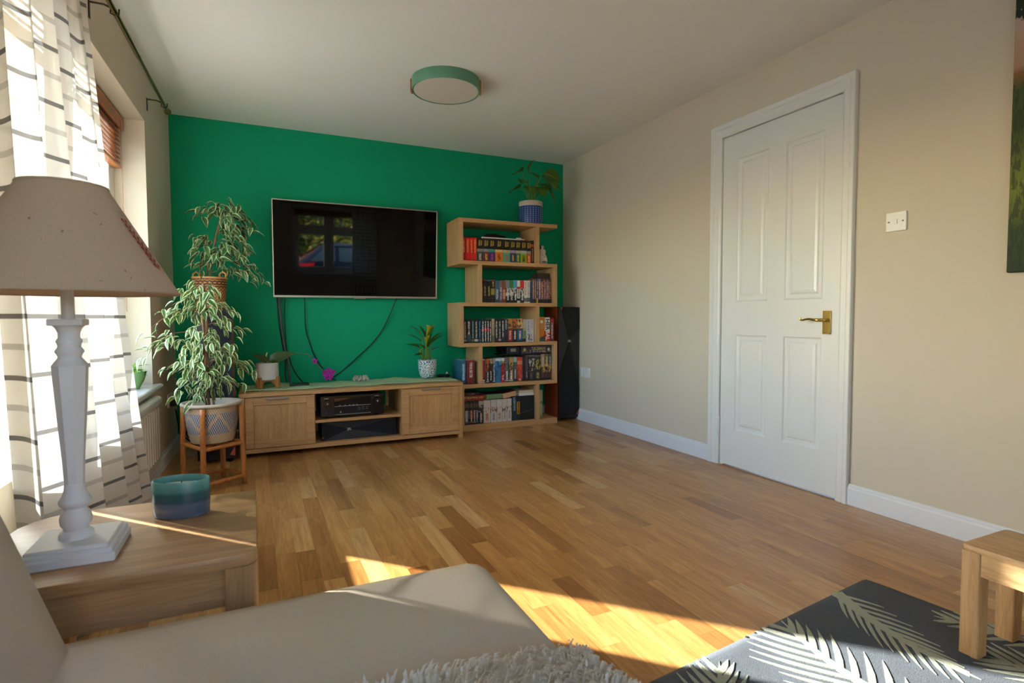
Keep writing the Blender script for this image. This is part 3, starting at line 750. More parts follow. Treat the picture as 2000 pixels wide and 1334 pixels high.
def tower(x0, x1, y0, y1, ztop, label, tilt_side):
    t = thing('floor_speaker', label, 'speaker', ((x0 + x1) / 2, (y0 + y1) / 2, 0))
    cab = B().box(x0, x1, y0 + .012, y1, 0.026, ztop, 0.002).obj('cabinet', M['orange_side'], t); cab['label'] = 'orange-brown wooden cabinet sides'
    B().box(x0 + .001, x1 - .001, y0 + .002, y0 + .016, 0.026, ztop, 0.001).obj('baffle', M['black'], t)
    cz = 0.706 * ztop / 0.998; cx = (x0 + x1) / 2 + 0.004; y = y0
    w = x1 - x0
    gt = B().prism([(x0 + .03, ztop - .012), (x1 - .001, ztop - .002), (x1 - .001, cz + .10), (cx, cz), ], y - .008, y + .004, 'y').obj('upper_grille', M['black_cloth'], t)
    gb = B().prism([(cx, cz - .008), (x1 - .001, cz - .40), (x1 - .001, .10), (x1 - .03, .05), (x0 + .001, .030), (x0 + .001, cz - .30)], y - .008, y + .004, 'y').obj('lower_grille', M['black_cloth'], t)
    B().prism([(x0 + .001, ztop - .002), (x0 + .03, ztop - .012), (cx, cz), (x0 + .001, cz - .30)], y - .003, y + .004, 'y').obj('baffle_facet', M['black_facet'], t)
    B().prism([(x1 - .001, cz + .10), (x1 - .001, cz - .40), (cx, cz - .004)], y - .003, y + .004, 'y').obj('baffle_facet', M['black_facet'], t)
    for pl in ([(x0 + .018, ztop - .002), (x0 + .04, ztop - .002), (x0 + .026, ztop - .028)], [(x1 - .002, .10), (x1 - .03, .05), (x1 - .002, .045)]):
        g = B().prism(pl, y - .010, y + .003, 'y').obj('corner_accent', M['copper'], t); g['label'] = 'copper-coloured triangular corner'
    for xx in (x0 + .03, x1 - .03):
        for yy in (y0 + .04, y1 - .03): B().lathe([(.014, 0), (.017, .006), (.017, .027)], xx, yy, 12).obj('foot', M['black'], t)
    text('JBL', 0.026, M['silver'], t, (cx + .002, y - .0085, cz - .004), LOGO_ROT, bold=.0008)
    return t
tower(2.381, 2.590, 4.20, 4.455, 0.998, 'tall black floor speaker with orange-brown sides in the corner right of the bookcase', 1)
tower(-0.345, -0.137, 3.90, 4.18, 0.966, 'tall black floor speaker behind the bamboo plant stand, carrying a plant basket', -1)

# ---- bookcase
BX0, BX1, BY0, BY1 = 1.456, 2.333, 4.13, 4.44
SH = [0.050, 0.376, 0.706, 1.030, 1.360, 1.691]       # shelf tops
TH = 0.030
bc = thing('bookcase', 'tall oak bookcase of five zigzag tiers in front of the green wall', 'bookcase', ((BX0 + BX1) / 2, 4.29, 0))
B().box(BX0, BX1, BY0, BY1, 0, SH[0], 0.002).obj('plinth', M['shelf_x'], bc)
for z in SH[1:]: B().box(BX0, BX1, BY0, BY1, z - TH, z, 0.0015).obj('shelf', M['shelf_x'], bc)
INS = 0.170
for i in range(5):
    z0, z1 = SH[i], SH[i + 1] - TH
    if i % 2 == 0: vs_ = [(BX0, BX0 + .034), (BX1 - INS - .034, BX1 - INS)]
    else: vs_ = [(BX0 + INS - .012, BX0 + INS + .022), (BX1 - .034, BX1)]
    for a, c in vs_: B().box(a, c, BY0, BY1, z0, z1, 0.0015).obj('upright', M['shelf_z'], bc)

# ---- books: spines print by a material built from bands and an illegible title column
def spine_mat(base, bands=(), title=None, tz=(0.15, 0.85), blot=None, rough=0.45):
    t = NT('spine_print'); tc = t.n('TexCoord'); sp_ = t.n('SeparateXYZ'); t.l(tc.outputs['Generated'], sp_.inputs[0])
    stops = [(0.0, base)] + [(p, c) for p, c in bands]
    c = t.ramp(sp_.outputs[2], stops, True)
    v = t.coord('Object', (1, 1, 1), True)
    if blot:
        nb = t.noise(t.coord('Object', (60, 1, 34), True), 1.0, 3, 0.6)
        mk = t.math('GREATER_THAN', nb, 0.52)
        zz = t.math('MULTIPLY', t.math('GREATER_THAN', sp_.outputs[2], blot[1]), t.math('LESS_THAN', sp_.outputs[2], blot[2]))
        c = t.mix(t.math('MULTIPLY', t.math('MULTIPLY', mk, zz), 0.85), c, srgb(blot[0]))
    if title:
        nb = t.noise(t.coord('Object', (130, 1, 170), True), 1.0, 2, 0.6)
        mk = t.math('GREATER_THAN', nb, 0.46)
        zz = t.math('MULTIPLY', t.math('GREATER_THAN', sp_.outputs[2], tz[0]), t.math('LESS_THAN', sp_.outputs[2], tz[1]))
        xx = t.math('LESS_THAN', t.math('ABSOLUTE', t.math('SUBTRACT', sp_.outputs[0], 0.5)), 0.2)
        c = t.mix(t.math('MULTIPLY', t.math('MULTIPLY', mk, zz), xx), c, srgb(title))
    t.col(c); t.set(Roughness=rough)
    t.bump(t.noise(v, 60, 2), 0.05, 0.0005)
    return t.mat
def ordinal(i):
    return ['first', 'second', 'third', 'fourth', 'fifth', 'sixth', 'seventh', 'eighth', 'ninth', 'tenth', 'eleventh', 'twelfth', 'thirteenth', 'fourteenth', 'fifteenth', 'sixteenth', 'seventeenth', 'eighteenth', 'nineteenth', 'twentieth', 'twenty-first', 'twenty-second', 'twenty-third', 'twenty-fourth', 'twenty-fifth', 'twenty-sixth'][i]
def book(x0, x1, z0, h, mat, label, group, d=0.13, y=4.16, lean=0.0):
    g = 0.0006; x0 += g; x1 -= g; w = x1 - x0; t = min(0.0022, w * 0.14)
    b_ = B()
    b_.prism([(x0, y + .003), (x0 + .002, y), (x1 - .002, y), (x1, y + .003), (x1, y + d), (x1 - t, y + d), (x1 - t, y + .005), (x0 + t, y + .005), (x0 + t, y + d), (x0, y + d)], z0, z0 + h, 'z')
    o = b_.obj('book', mat); tag(o, label, 'book', group)
    B().box(x0 + t, x1 - t, y + .0055, y + d - .003, z0 + .002, z0 + h - .003).obj('page_block', M['paper'], o)
    return o
def row(xs, z0, specs, where, group, d=0.13, y=4.16):
    out = []
    for i, s in enumerate(specs):
        h, desc, mat = s[:3]
        out.append(book(xs[i], xs[i + 1], z0, h + random.uniform(-.0015, .0015), mat, '%s, %s from the left %s' % (desc, ordinal(i), where), group, d, y + random.uniform(0, .004)))
    return out
SM = spine_mat
ROT_UP = (R(90), R(90), 0)        # lettering running down the spine
M['yellow_ink'] = plain('yellow_ink', 'c9a43c', 0.5); M['white_ink'] = plain('white_ink', 'e6e2da', 0.5); M['gold_ink'] = plain('gold_ink', 'b5a05a', 0.5); M['red_ink'] = plain('red_ink', 'c92a26', 0.5); M['black_ink'] = plain('black_ink', '1c1a1a', 0.5); M['grey_ink'] = plain('grey_ink', 'b9b6b4', 0.5)

# top tier
xs = [1.494, 1.520, 1.556, 1.585, 1.616, 1.671, 1.720, 1.775, 1.844, 1.908, 1.955, 2.003, 2.060, 2.100, 2.127]
red = lambda a: SM('c3161c', [(.06, a), (.95, 'b01218')], 'd8a24a', (.35, .9))
def sw(c1, c2, ink, mid): return SM(c1, [(.36, c2), (.42, mid), (.54, '17151a')], ink, (.06, .34))
specs = [(.190, 'slim dark red paperback', red('b5141b')), (.188, 'bright red paperback with orange lettering', red('e0201f')), (.188, 'bright red paperback with silver emblem', red('e3231f')), (.188, 'bright red paperback with yellow lettering', red('e02522')),
    (.187, 'thick black and slate-teal novel', sw('2c4650', '3b5a63', 'c8b9a0', '8f867c')), (.187, 'thick black and maroon novel', sw('7a2426', '8a3230', 'c9b46a', '8b9092')),
    (.187, 'thick black and violet-blue novel', sw('3a2f7c', '35498f', 'c2416e', '3f9a86')), (.187, 'extra thick black and orange novel', sw('e07a1c', 'cf6d20', '7a3c16', 'd9b273')),
    (.187, 'thick black and sea-green novel', sw('4fa585', '66aa8c', 'b5684c', 'c3b072')), (.187, 'thick black and indigo novel', sw('2f3358', '41446f', 'b99a5c', '9a93b8')),
    (.187, 'thick black and forest-green novel', sw('34633f', '46784a', 'c8ba6a', 'b9a894')), (.187, 'thick black and lime-green novel', sw('98a822', '9fae3a', '3b4a1a', 'b7bcb9')),
    (.187, 'thick black and vermilion novel', sw('d24a22', 'd8572c', 'e0c26a', '9a9187')), (.189, 'slim dark paperback with orange title', SM('1d0f10', [(.72, 'c34a28'), (.84, '1d0f10')], 'd07a5a', (.08, .66)))]
o1 = row(xs, SH[5 - 1], specs, 'on the top tier', 'novels on the top tier of the bookcase')
for i in range(4, 13):
    cx = (xs[i] + xs[i + 1]) / 2; nm = 'title'
    for dx, wd in ((.0085, 'STAR'), (-.0085, 'WARS')):
        text(wd, 0.0165, M['yellow_ink'], o1[i], (cx + dx, 4.1595, SH[4] + .147), ROT_UP, name='title', sx=1.02, bold=.0006)
# small volumes and figurine on the right end of the top tier
specs = [(.172, 'slim white paperback', SM('cfc8c0', [], '5a4a50', (.2, .8))), (.170, 'black paperback with pale title', SM('1b1618', [(.6, '3a2b30')], 'b8aeb0', (.5, .95))), (.168, 'dark brown paperback with white title', SM('231316', [], 'd8c8c0', (.35, .95))), (.165, 'slim black and pale green booklet', SM('15201a', [(.3, '6a8a72')], None))]
row([2.200, 2.212, 2.236, 2.262, 2.274], SH[4], specs, 'behind the white figurine', 'small books behind the figurine', 0.12, 4.25)
fg = thing('figurine', 'small white pear-shaped ceramic figurine at the right end of the top tier', 'figurine', (2.226, 4.20, SH[4]))
M['ceramic'] = plain('white_glazed_ceramic', 'd8cfc0', 0.3, 0.04)
B().lathe([(.030, 0), (.040, .006), (.044, .028), (.041, .05), (.033, .072), (.026, .09), (.029, .10), (.030, .112), (.024, .122), (.011, .128), (.008, .138), (.012, .150), (.010, .158), (.001, .160)], 2.226, 4.20, 22).xf(Matrix.Translation((0, 0, SH[4]))).obj('body', M['ceramic'], fg, smooth=True)
B().sphere((2.226, 4.172, SH[4] + .022), .026, .016, .022).obj('grey_patch', M['grey_plastic'], fg, smooth=True)
for sx_ in (-1, 1): B().sphere((2.226 + sx_ * .011, 4.1715, SH[4] + .078), .004, .003, .003, 8, 6).obj('eye', M['black_ink'], fg, smooth=True)
B().sphere((2.230, 4.164, SH[4] + .060), .007, .004, .0025, 8, 6).obj('mouth', M['black_ink'], fg, smooth=True)
# things lying on the top tier books
hz = SH[4] + .190
rod = B().box(1.672, 2.06, 4.20, 4.212, hz + .001, hz + .013, 0.002).obj('light_bar', M['white_plastic']); tag(rod, 'thin white light bar lying on the top tier novels', 'light bar')
B().box(1.985, 2.03, 4.196, 4.216, hz - .0005, hz + .022, 0.003).obj('switch_box', M['white_plastic'], rod)
rs = thing('game_controller', 'black gadget lying behind the white bar on the top tier books', 'gadget', (1.83, 4.26, hz))
B().sphere((1.80, 4.265, hz + .028), .085, .03, .026).obj('shell', M['black'], rs, smooth=True); B().sphere((1.87, 4.26, hz + .022), .05, .03, .020).obj('grip', M['black_gloss'], rs, smooth=True)
tag(B().box(1.499, 1.64, 4.19, 4.27, hz + .0025, hz + .0055, 0.0008).obj('tablet_case', M['black']), 'flat black case lying on the red paperbacks of the top tier', 'case')

# second tier
xs = [1.655, 1.668, 1.702, 1.736, 1.771, 1.81, 1.837, 1.868, 1.904, 1.938, 1.971, 2.0, 2.035, 2.062, 2.091, 2.108, 2.131, 2.149, 2.169, 2.192, 2.217, 2.234, 2.250, 2.266, 2.282, 2.297]
bk_ = lambda top, y: SM('17171b', [(.955, top)], y, (.3, .72))
cb = lambda top, low, ink: SM('1b1c20', [(.44, low), (.66, top)], ink, (.12, .5), ('d9d4cf', .30, .66))
dk = lambda a, b_, ink: SM('191820', [(.15, a), (.6, b_)], ink, (.16, .9), ('c06a40', .2, .95))
specs = [(.182, 'narrow black and olive paperback', bk_('2d6b3a', 'a8963a')), (.183, 'black paperback with red top edge', bk_('b8362e', 'b5a237')), (.183, 'black paperback with blue top edge', bk_('2f7fb5', 'b5a237')), (.183, 'black paperback with wide yellow panel', SM('17171b', [(.34, '8f8632'), (.62, '17171b'), (.955, 'a83430')], 'b5a237', (.7, .92))),
    (.181, 'slate blue paperback', SM('31505e', [(.2, '4a6a76'), (.55, '3d6172')], 'b9c4c4', (.15, .6))), (.181, 'mauve paperback', SM('5c4a62', [(.5, '75607a')], 'c9bcc8', (.1, .7))), (.181, 'rust brown paperback', SM('7a3f26', [(.2, 'b06a45'), (.6, '8d4a2a')], 'e0b088', (.15, .6))),
    (.186, 'grey comic volume', cb('7a8290', '3d4048', 'e5e2de')), (.186, 'comic volume with green top', cb('2f8a3c', '5a3038', 'e5e2de')), (.186, 'comic volume with sky-blue top', cb('4d9acb', '39424f', 'e5e2de')), (.186, 'white comic volume with red details', SM('d9d3cc', [(.1, '22242a'), (.2, 'd9d3cc'), (.62, 'c2302c'), (.72, 'e2dcd2')], '36363c', (.25, .6))),
    (.186, 'comic volume with scarlet top', cb('d02a22', '2a2a30', 'e5e2de')), (.186, 'thick white volume with orange title', SM('d8d2cb', [(.05, '6e6e72'), (.22, 'd8d2cb')], 'd07a4c', (.35, .95))), (.186, 'white volume with grey title', SM('d3cdc8', [(.05, '55555a'), (.24, 'd3cdc8')], '8a8a90', (.3, .95))), (.180, 'slim navy volume', SM('26364e', [(.5, '34507a')])),
    (.205, 'tall dark volume with brown print', dk('3c3440', '52423f', 'b9a59a')), (.205, 'tall dark volume with rust print', dk('5a4038', '3f3a48', 'c9b0a0')), (.205, 'tall dark volume with yellow foot', SM('c79a2a', [(.2, '3c4a5e'), (.6, '505a6a')], 'c9c0b0', (.3, .9))), (.205, 'tall dark violet volume', dk('54446e', '7a6a98', 'd0c8d8')),
    (.205, 'tall dark volume with red-brown print', dk('7a4236', '4a3440', 'd8b8a0')), (.205, 'tall charcoal volume with pink print', dk('4a3038', '6a3f48', 'd0a8a8')), (.205, 'tall charcoal volume with red print', dk('8a4030', '3a3038', 'd8b090')), (.205, 'tall charcoal volume with blue print', dk('34406e', '4a3a58', 'c0b8d0')), (.205, 'tall black volume with copper print', dk('7a4a30', '2a2630', 'd0a080')), (.205, 'slim tall black volume', dk('2a2630', '6a3a30', 'c09080'))]
row(xs, SH[3], specs, 'on the second tier', 'books on the second tier of the bookcase')
tag(B().box(2.175, 2.292, 4.185, 4.30, SH[3] + .2065, SH[3] + .254, 0.002).obj('brown_box', plain('dark_brown_box', '3a2c22', 0.6)), 'dark brown box lying on the tall volumes of the second tier', 'box')

# middle tier
xs = [1.496, 1.525, 1.562, 1.591, 1.622, 1.65, 1.675, 1.697, 1.72, 1.74, 1.767, 1.799, 1.826, 1.854, 1.884, 1.928, 1.973, 2.02, 2.053, 2.088, 2.126]
bt = lambda foot, ink='b9b5b0': SM('1b1b20', [(.06, foot), (.16, '1b1b20')], ink, (.2, .92))
rd = lambda: SM('1b1b20', [(.50, 'c4272f'), (.61, '1b1b20')], 'd8d2cc', (.05, .92))
pic = lambda low, hi: SM('1c191b', [(.04, low), (.52, '4a4038'), (.58, hi)], 'd8c8b8', (.12, .48), ('2a2020', .6, .97))
specs = [(.186, 'thin black paperback with grey foot', bt('8a8a88')), (.188, 'black paperback with teal foot', SM('1b1b20', [(.05, '39505a'), (.36, '1b1b20')], 'c9c4bd', (.36, .92))), (.188, 'black paperback with tan foot', bt('6a5a44', '6a9aa4')), (.188, 'black paperback with white foot', bt('b5b8bc')), (.188, 'black paperback with blue lettering', bt('4a5660', '3f8ab0')),
    (.188, 'slim black paperback with red band', rd()), (.188, 'slim black paperback, red band, tall title', rd()), (.188, 'slim black paperback, red band, short title', rd()), (.188, 'slim black paperback, red band, white foot', rd()),
    (.192, 'cream and olive paperback', SM('6a6248', [(.3, '8f8668'), (.6, 'b5a88a')], 'b05a48', (.6, .9))), (.190, 'black paperback with grey title', bt('2a2a30')), (.190, 'black paperback with maroon foot', bt('b0807a')), (.190, 'black paperback with thin white title', bt('2a2a30', 'd0ccc8')), (.192, 'blue-black paperback with pale title', SM('1d2028', [(.25, '2d3442')], 'b4bcc6', (.55, .95))),
    (.194, 'thick novel with red lower half', pic('a8262a', 'b9803c')), (.194, 'thick novel with black lower half', pic('1d1d20', 'c07030')), (.194, 'thick novel with blue lower half', pic('2c548a', 'd9a868')), (.186, 'cream and green volume', SM('33302c', [(.14, '7a8a62'), (.5, 'b8a888')], None, (.1, .9), ('5a7a52', .2, .6))), (.186, 'white volume with blue figure', SM('c4c0c8', [(.06, 'c4c0c8')], '7c88b0', (.45, .95), ('4a3a48', .06, .36))), (.186, 'white volume with brown figures', SM('c9c2c6', [(.06, 'c9c2c6')], 'a09aa4', (.6, .95), ('4a2e30', .05, .34)))]
row(xs, SH[2], specs, 'on the middle tier', 'books on the middle tier of the bookcase')
b1 = book(2.168, 2.228, SH[2], .207, SM('3d6470', [(.10, '5a6a66'), (.16, 'd9821e')], 'b8a06a', (.5, .7), ('2a2420', .10, .34)), 'orange hardback with round white emblem on the middle tier', 'reference books right of the middle tier divider', 0.16)
B().lathe([(.014, 0), (.014, .0008)], 0, 0, 20).xf(Matrix.Translation((2.198, 4.1598, SH[2] + .166)) @ Matrix.Rotation(R(90), 4, 'X')).obj('emblem', M['white_ink'], b1)
b2_ = book(2.229, 2.279, SH[2], .203, SM('c1272a', [(.43, 'd8d6d2')], None), 'white and red hardback with large HERBAL lettering', 'reference books right of the middle tier divider', 0.16)
text('HER', 0.052, M['black_ink'], b2_, (2.254, 4.1595, SH[2] + .143), ROT_UP, name='title', sx=1.02, bold=.001)
text('BAL', 0.052, M['white_ink'], b2_, (2.254, 4.1595, SH[2] + .050), ROT_UP, name='title', sx=.92, bold=.001)
book(2.280, 2.318, SH[2], .200, SM('6a2a2c', [(.80, 'b8282c'), (.95, '5a2428')], 'c9b0a8', (.1, .78)), 'dark red hardback beside the white and red HERBAL book', 'reference books right of the middle tier divider', 0.16)

# fourth tier
tb = thing('board_game_box', '', 'game box', (2.155, 4.27, SH[1] + .226)); tb['label'] = 'flat dark violet TALISMAN game box lying on top of the fourth tier books'
tbm = SM('221c2e', [(.1, '2a2236'), (.9, '221c2e')], None, (0, 1), ('8a7a6a', .1, .5))
B().box(2.010, 2.297, 4.165, 4.42, SH[1] + .227, SH[1] + .297, 0.002).obj('box_lid', tbm, tb)
text('TALISMAN', 0.036, M['gold_ink'], tb, (2.170, 4.1645, SH[1] + .270), LOGO_ROT, name='title', sx=.80, bold=.0006)
text('THE MAGICAL QUEST GAME', 0.010, M['grey_ink'], tb, (2.170, 4.1645, SH[1] + .245), LOGO_ROT, name='subtitle', sx=.9)
B().prism([(2.254, SH[1] + .262), (2.268, SH[1] + .278), (2.282, SH[1] + .262), (2.268, SH[1] + .246)], 4.1638, 4.166, 'y').obj('emblem', M['grey_ink'], tb)
B().sphere((2.040, 4.166, SH[1] + .262), .026, .0012, .028).obj('figure_print', M['gold_ink'], tb)
tag(B().box(1.885, 2.004, 4.185, 4.40, SH[1] + .2305, SH[1] + .288, 0.002).obj('game_box', SM('1a1b24', [(.5, '22242e')], '9a9a98', (.3, .75))), 'smaller black game box left of the violet game box on the fourth tier', 'game box')
xs = [1.648, 1.657, 1.679, 1.690, 1.716, 1.750, 1.772, 1.822, 1.855, 1.895, 1.934, 1.968, 2.020, 2.045, 2.070, 2.131, 2.192, 2.230, 2.267, 2.298]
gn = lambda base, bl_, ink='e0dcd6', foot='c9c4be': SM(base, [(.04, foot), (.075, base), (.45, bl_)], ink, (.1, .45), ('2a2628', .2, .8))
bdk = lambda up_, lo: SM('1d1b1c', [(.08, lo), (.36, '2a2624'), (.5, up_)], 'c9b8a0', (.55, .9), ('d9a860', .3, .6))
specs = [(.196, 'very thin grey booklet', SM('8a8684')), (.197, 'white volume with red spine panel', SM('c9c4c0', [(.05, '8a8a8c'), (.10, 'c9c4c0'), (.15, '1d1b1c'), (.2, 'b52a26'), (.96, 'd0cac4')])), (.195, 'thin mauve-grey booklet', SM('6a5c6a', [(.5, '7c707c')])), (.197, 'comic volume with orange top', gn('3a2c2e', 'c9622c')), (.198, 'comic volume with hooded dark figure', SM('241a1c', [(.55, '3a2622'), (.8, 'b99a6a')], 'c9c0b8', (.1, .5), ('1b1416', .5, .95))), (.198, 'comic volume with grey figure', gn('3f3c44', '8a8f9c')), (.199, 'thick comic volume with blue figure', SM('2878a8', [(.1, '1f6a9c'), (.7, '3a90bc'), (.88, 'c4d0d4')], None, (0, 1), ('15456c', .05, .9))), (.199, 'comic volume with crimson figure', SM('b52832', [(.12, 'c22c36'), (.75, 'a88a5a'), (.88, 'c9ccd0')], 'e0b0a8', (.1, .3), ('6a1c22', .15, .8))), (.200, 'grey comic volume with pale figures', gn('4a4a4e', '6a6866')), (.200, 'gold-brown comic volume', gn('8a6a3a', 'b08a44')), (.202, 'comic volume with pale blue top', SM('33363c', [(.5, '4f5a62'), (.8, '9fb4bc')], 'c9ccd0', (.12, .5))), (.203, 'thick fiery red comic volume', SM('8a1f1e', [(.4, 'b03028'), (.7, 'd08a60'), (.85, 'c23a2a')], 'e8c0b0', (.03, .12), ('d8503a', .1, .9))),
    (.206, 'black volume', SM('17161a')), (.218, 'dark purple-brown volume', SM('33262e', [(.3, '4a3842')], 'a88aa0', (.12, .35))), (.222, 'thick dark volume with white lettering', SM('211d1e', [(.42, '2a2628'), (.86, '211d1e'), (.9, '4a4644'), (.93, '8a8682'), (.95, '211d1e')], '6a5a50', (.06, .3), ('c9c4be', .36, .84))), (.222, 'thick dark volume with yellow lettering', SM('211e1a', [(.9, '4a4644'), (.93, '8a8682'), (.95, '211e1a')], 'a89a5a', (.08, .3), ('b8a04a', .42, .82))), (.222, 'brown volume with pale top', bdk('a08672', '5a3432')), (.222, 'brown and amber volume', bdk('7a5c3a', '44382e')), (.222, 'teal and amber volume at the right end', bdk('34504e', '6a3438'))]
o4 = row(xs, SH[1], specs, 'on the fourth tier', 'books on the fourth tier of the bookcase', 0.16)
o4[14]['label'] = 'thick dark volume with bold white lettering, fifteenth from the left on the fourth tier'
tag(B().box(1.83, 2.060, 4.18, 4.34, SH[1] + .2225, SH[1] + .2290, 0.001).obj('folder', M['black']), 'thin black folder lying across the fourth tier books', 'folder')
book(1.474, 1.522, SH[1], .194, SM('24506a', [(.5, '2c6078')], 'a9c4d4', (.15, .85)), 'blue hardback at the left end of the fourth tier', 'two hardbacks left of the fourth tier divider', 0.19, 4.17)
book(1.523, 1.586, SH[1], .192, SM('6e1f20', [(.5, '7a2424')], 'd0a8a0', (.28, .92)), 'dark red hardback at the left end of the fourth tier', 'two hardbacks left of the fourth tier divider', 0.19, 4.15)

# bottom tier
xs = [1.492, 1.5455, 1.574, 1.597, 1.623, 1.665, 1.728, 1.78, 1.831, 1.876, 1.918, 1.966, 1.994]
dw = lambda a, b_: SM('1a1716', [(.05, a), (.12, '1f1a18'), (.25, b_), (.6, '2a2320'), (.72, '5a4c3a'), (.9, '1a1716')], 'd0c4b8', (.12, .6))
wh = lambda ink, blob: SM('cfc6bc', [(.05, 'cfc6bc')], ink, (.10, .42), (blob, .44, .68))
specs = [(.187, 'dark volume with blue foot', dw('2f5a8a', '44566a')), (.187, 'dark volume with orange print', dw('b04a28', 'a0482c')), (.187, 'dark volume with rust print', dw('8a7a68', '7a3a24')), (.187, 'dark volume with blue print', dw('2f6a9a', '3a5a80')), (.188, 'black and white volume, red patch', SM('1c1818', [(.4, '1c1818'), (.82, 'b5aaa2'), (.97, '8a2a26')], 'c9bfae', (.05, .48), ('b5aaa2', .5, .98))),
    (.186, 'thick white novel with ochre emblem', wh('b5622a', 'a8803c')), (.186, 'thick white novel with maroon emblem', wh('6a78a8', '6a1f1c')), (.186, 'white novel with red-brown emblem', wh('a86a5a', '7a2c1c')), (.187, 'white novel with dark grey emblem', wh('b58a6a', '3a2a2c')), (.188, 'white novel with olive emblem', wh('9a6a8a', '6a6238')), (.203, 'slate teal hardback with pale title', SM('22333c', [], '8fa8b8', (.4, .95))), (.203, 'dark teal hardback with orange panel', SM('1f2a30', [(.25, 'c4882c'), (.76, '1f2a30')], '3a2a18', (.28, .74)))]
row(xs, SH[0], specs, 'on the bottom tier', 'books on the bottom tier of the bookcase', 0.14)
n8 = 8
for i in range(n8):
    a = 1.995 + i * (2.128 - 1.995) / n8; c = 1.995 + (i + 1) * (2.128 - 1.995) / n8
    book(a, c, SH[0], .200, SM('17181c', [(.28 + .02 * i, '5a5f66'), (.30 + .02 * i, '17181c'), (.9, '33221c'), (.95, '17181c')]), 'slim black volume of a matching set, %s of eight beside the right divider' % ordinal(i), 'slim black boxed set on the bottom tier', 0.14)
book(2.186, 2.224, SH[0], .236, SM('8a9a62', [(.1, '9aa868'), (.4, 'b3a888')], None, (0, 1), ('5a5a38', .45, .6)), 'cream and green book standing right of the bottom tier divider', None, 0.16, 4.19)
# lying on the bottom tier
z = SH[0] + .190
def flat(name, label, x0, x1, y0, y1, z0, z1, mat, cat, rot=0.0, pages=None, tilt=0.0):
    cx, cy = (x0 + x1) / 2, (y0 + y1) / 2
    xf = Matrix.Translation((cx, cy, z0)) @ Matrix.Rotation(R(tilt), 4, 'Y') @ Matrix.Rotation(R(rot), 4, 'Z') @ Matrix.Translation((-cx, -cy, -z0))
    if not pages:
        return tag(B().box(x0, x1, y0, y1, z0, z1, 0.001).xf(xf).obj(name, mat), label, cat)
    t = 0.0028
    b_ = B().box(x0, x1, y0, y1, z0, z0 + t).box(x0, x1, y0, y1, z1 - t, z1).box(x0, x1, y1 - .004, y1, z0, z1)
    o = tag(b_.xf(xf).obj(name, mat), label, cat)
    B().box(x0 + .003, x1 - .003, y0 + .003, y1 - .003, z0 + t, z1 - t).xf(xf).obj('page_block', pages, o)
    return o
flat('card_box', 'red and yellow printed box lying on the dark bottom tier volumes', 1.500, 1.685, 4.165, 4.30, z + .0005, z + .040, SM('a82a20', [(.2, 'c23a28'), (.5, 'c9a45a'), (.75, 'b52a22')], None, (0, 1), ('3a3426', .1, .9)), 'box')
flat('dark_box', 'dark brown box on top of the red and yellow printed box', 1.505, 1.636, 4.18, 4.30, z + .0405, z + .066, SM('241c1a', [(.5, '2e2422')], '8a8684', (.3, .7)), 'box')
M['paper_green'] = plain('green_page_edges', '7f9a70', 0.8, 0.1, 60); M['paper_peach'] = plain('peach_page_edges', 'd6a67c', 0.8, 0.1, 60)
flat('book', 'dark hardback with green page edges lying on the white novels', 1.692, 1.838, 4.17, 4.34, z + .0005, z + .044, plain('dark_green_cover', '1c2a20', 0.5), 'book', 0, M['paper_green'])
flat('book', 'hardback with peach page edges lying tilted on the white novels', 1.842, 1.972, 4.172, 4.34, z + .004, z + .052, plain('plum_cover', '5a2f34', 0.5), 'book', 0, M['paper_peach'], -9)
flat('paper_pad', 'white paper pad lying on the slim black set', 1.988, 2.126, 4.168, 4.33, SH[0] + .2025, SH[0] + .222, M['white_plastic'], 'paper pad')
flat('paper_pad', 'cream edged pad on top of the white paper pad', 1.992, 2.126, 4.175, 4.33, SH[0] + .2225, SH[0] + .246, M['paper'], 'paper pad', 0)
flat('wooden_board', 'thin brown board lying on the bookcase top at its left end', 1.472, 1.63, 4.19, 4.40, SH[5] + .0003, SH[5] + .012, M['potwood'], 'board')

# ================================================================== PLANTS
def leaf_mesh(name, mat, L=1.0, W=0.42, curl=0.25, fold=0.18, n=6, tipw=1.0):
    """unit leaf growing along +y from the origin, upper side +z"""
    b = B(); lay = b.bm.loops.layers.uv.verify(); rings = []
    for i in range(n + 1):
        t = i / n
        w = W * 0.5 * (math.sin(PI * t ** 0.72) ** 0.9) * (1 if t < .999 else 0)
        y = L * t; z = -curl * t * t * L
        rings.append([(b.bm.verts.new((s * w, y, z + abs(s) * w * fold * 2)), (s * .5 + .5, t)) for s in (-1, -.5, 0, .5, 1)])
    for i in range(n):
        for k in range(4):
            q = [rings[i][k], rings[i][k + 1], rings[i + 1][k + 1], rings[i + 1][k]]
            f = b._f([v for v, _ in q])
            if f:
                for lp, (_, uv) in zip(f.loops, q): lp[lay].uv = uv
                f.smooth = True
    bmesh.ops.remove_doubles(b.bm, verts=list(b.bm.verts), dist=1e-5)
    me = bpy.data.meshes.new(name); b.bm.to_mesh(me); b.bm.free(); me.materials.append(mat)
    return me
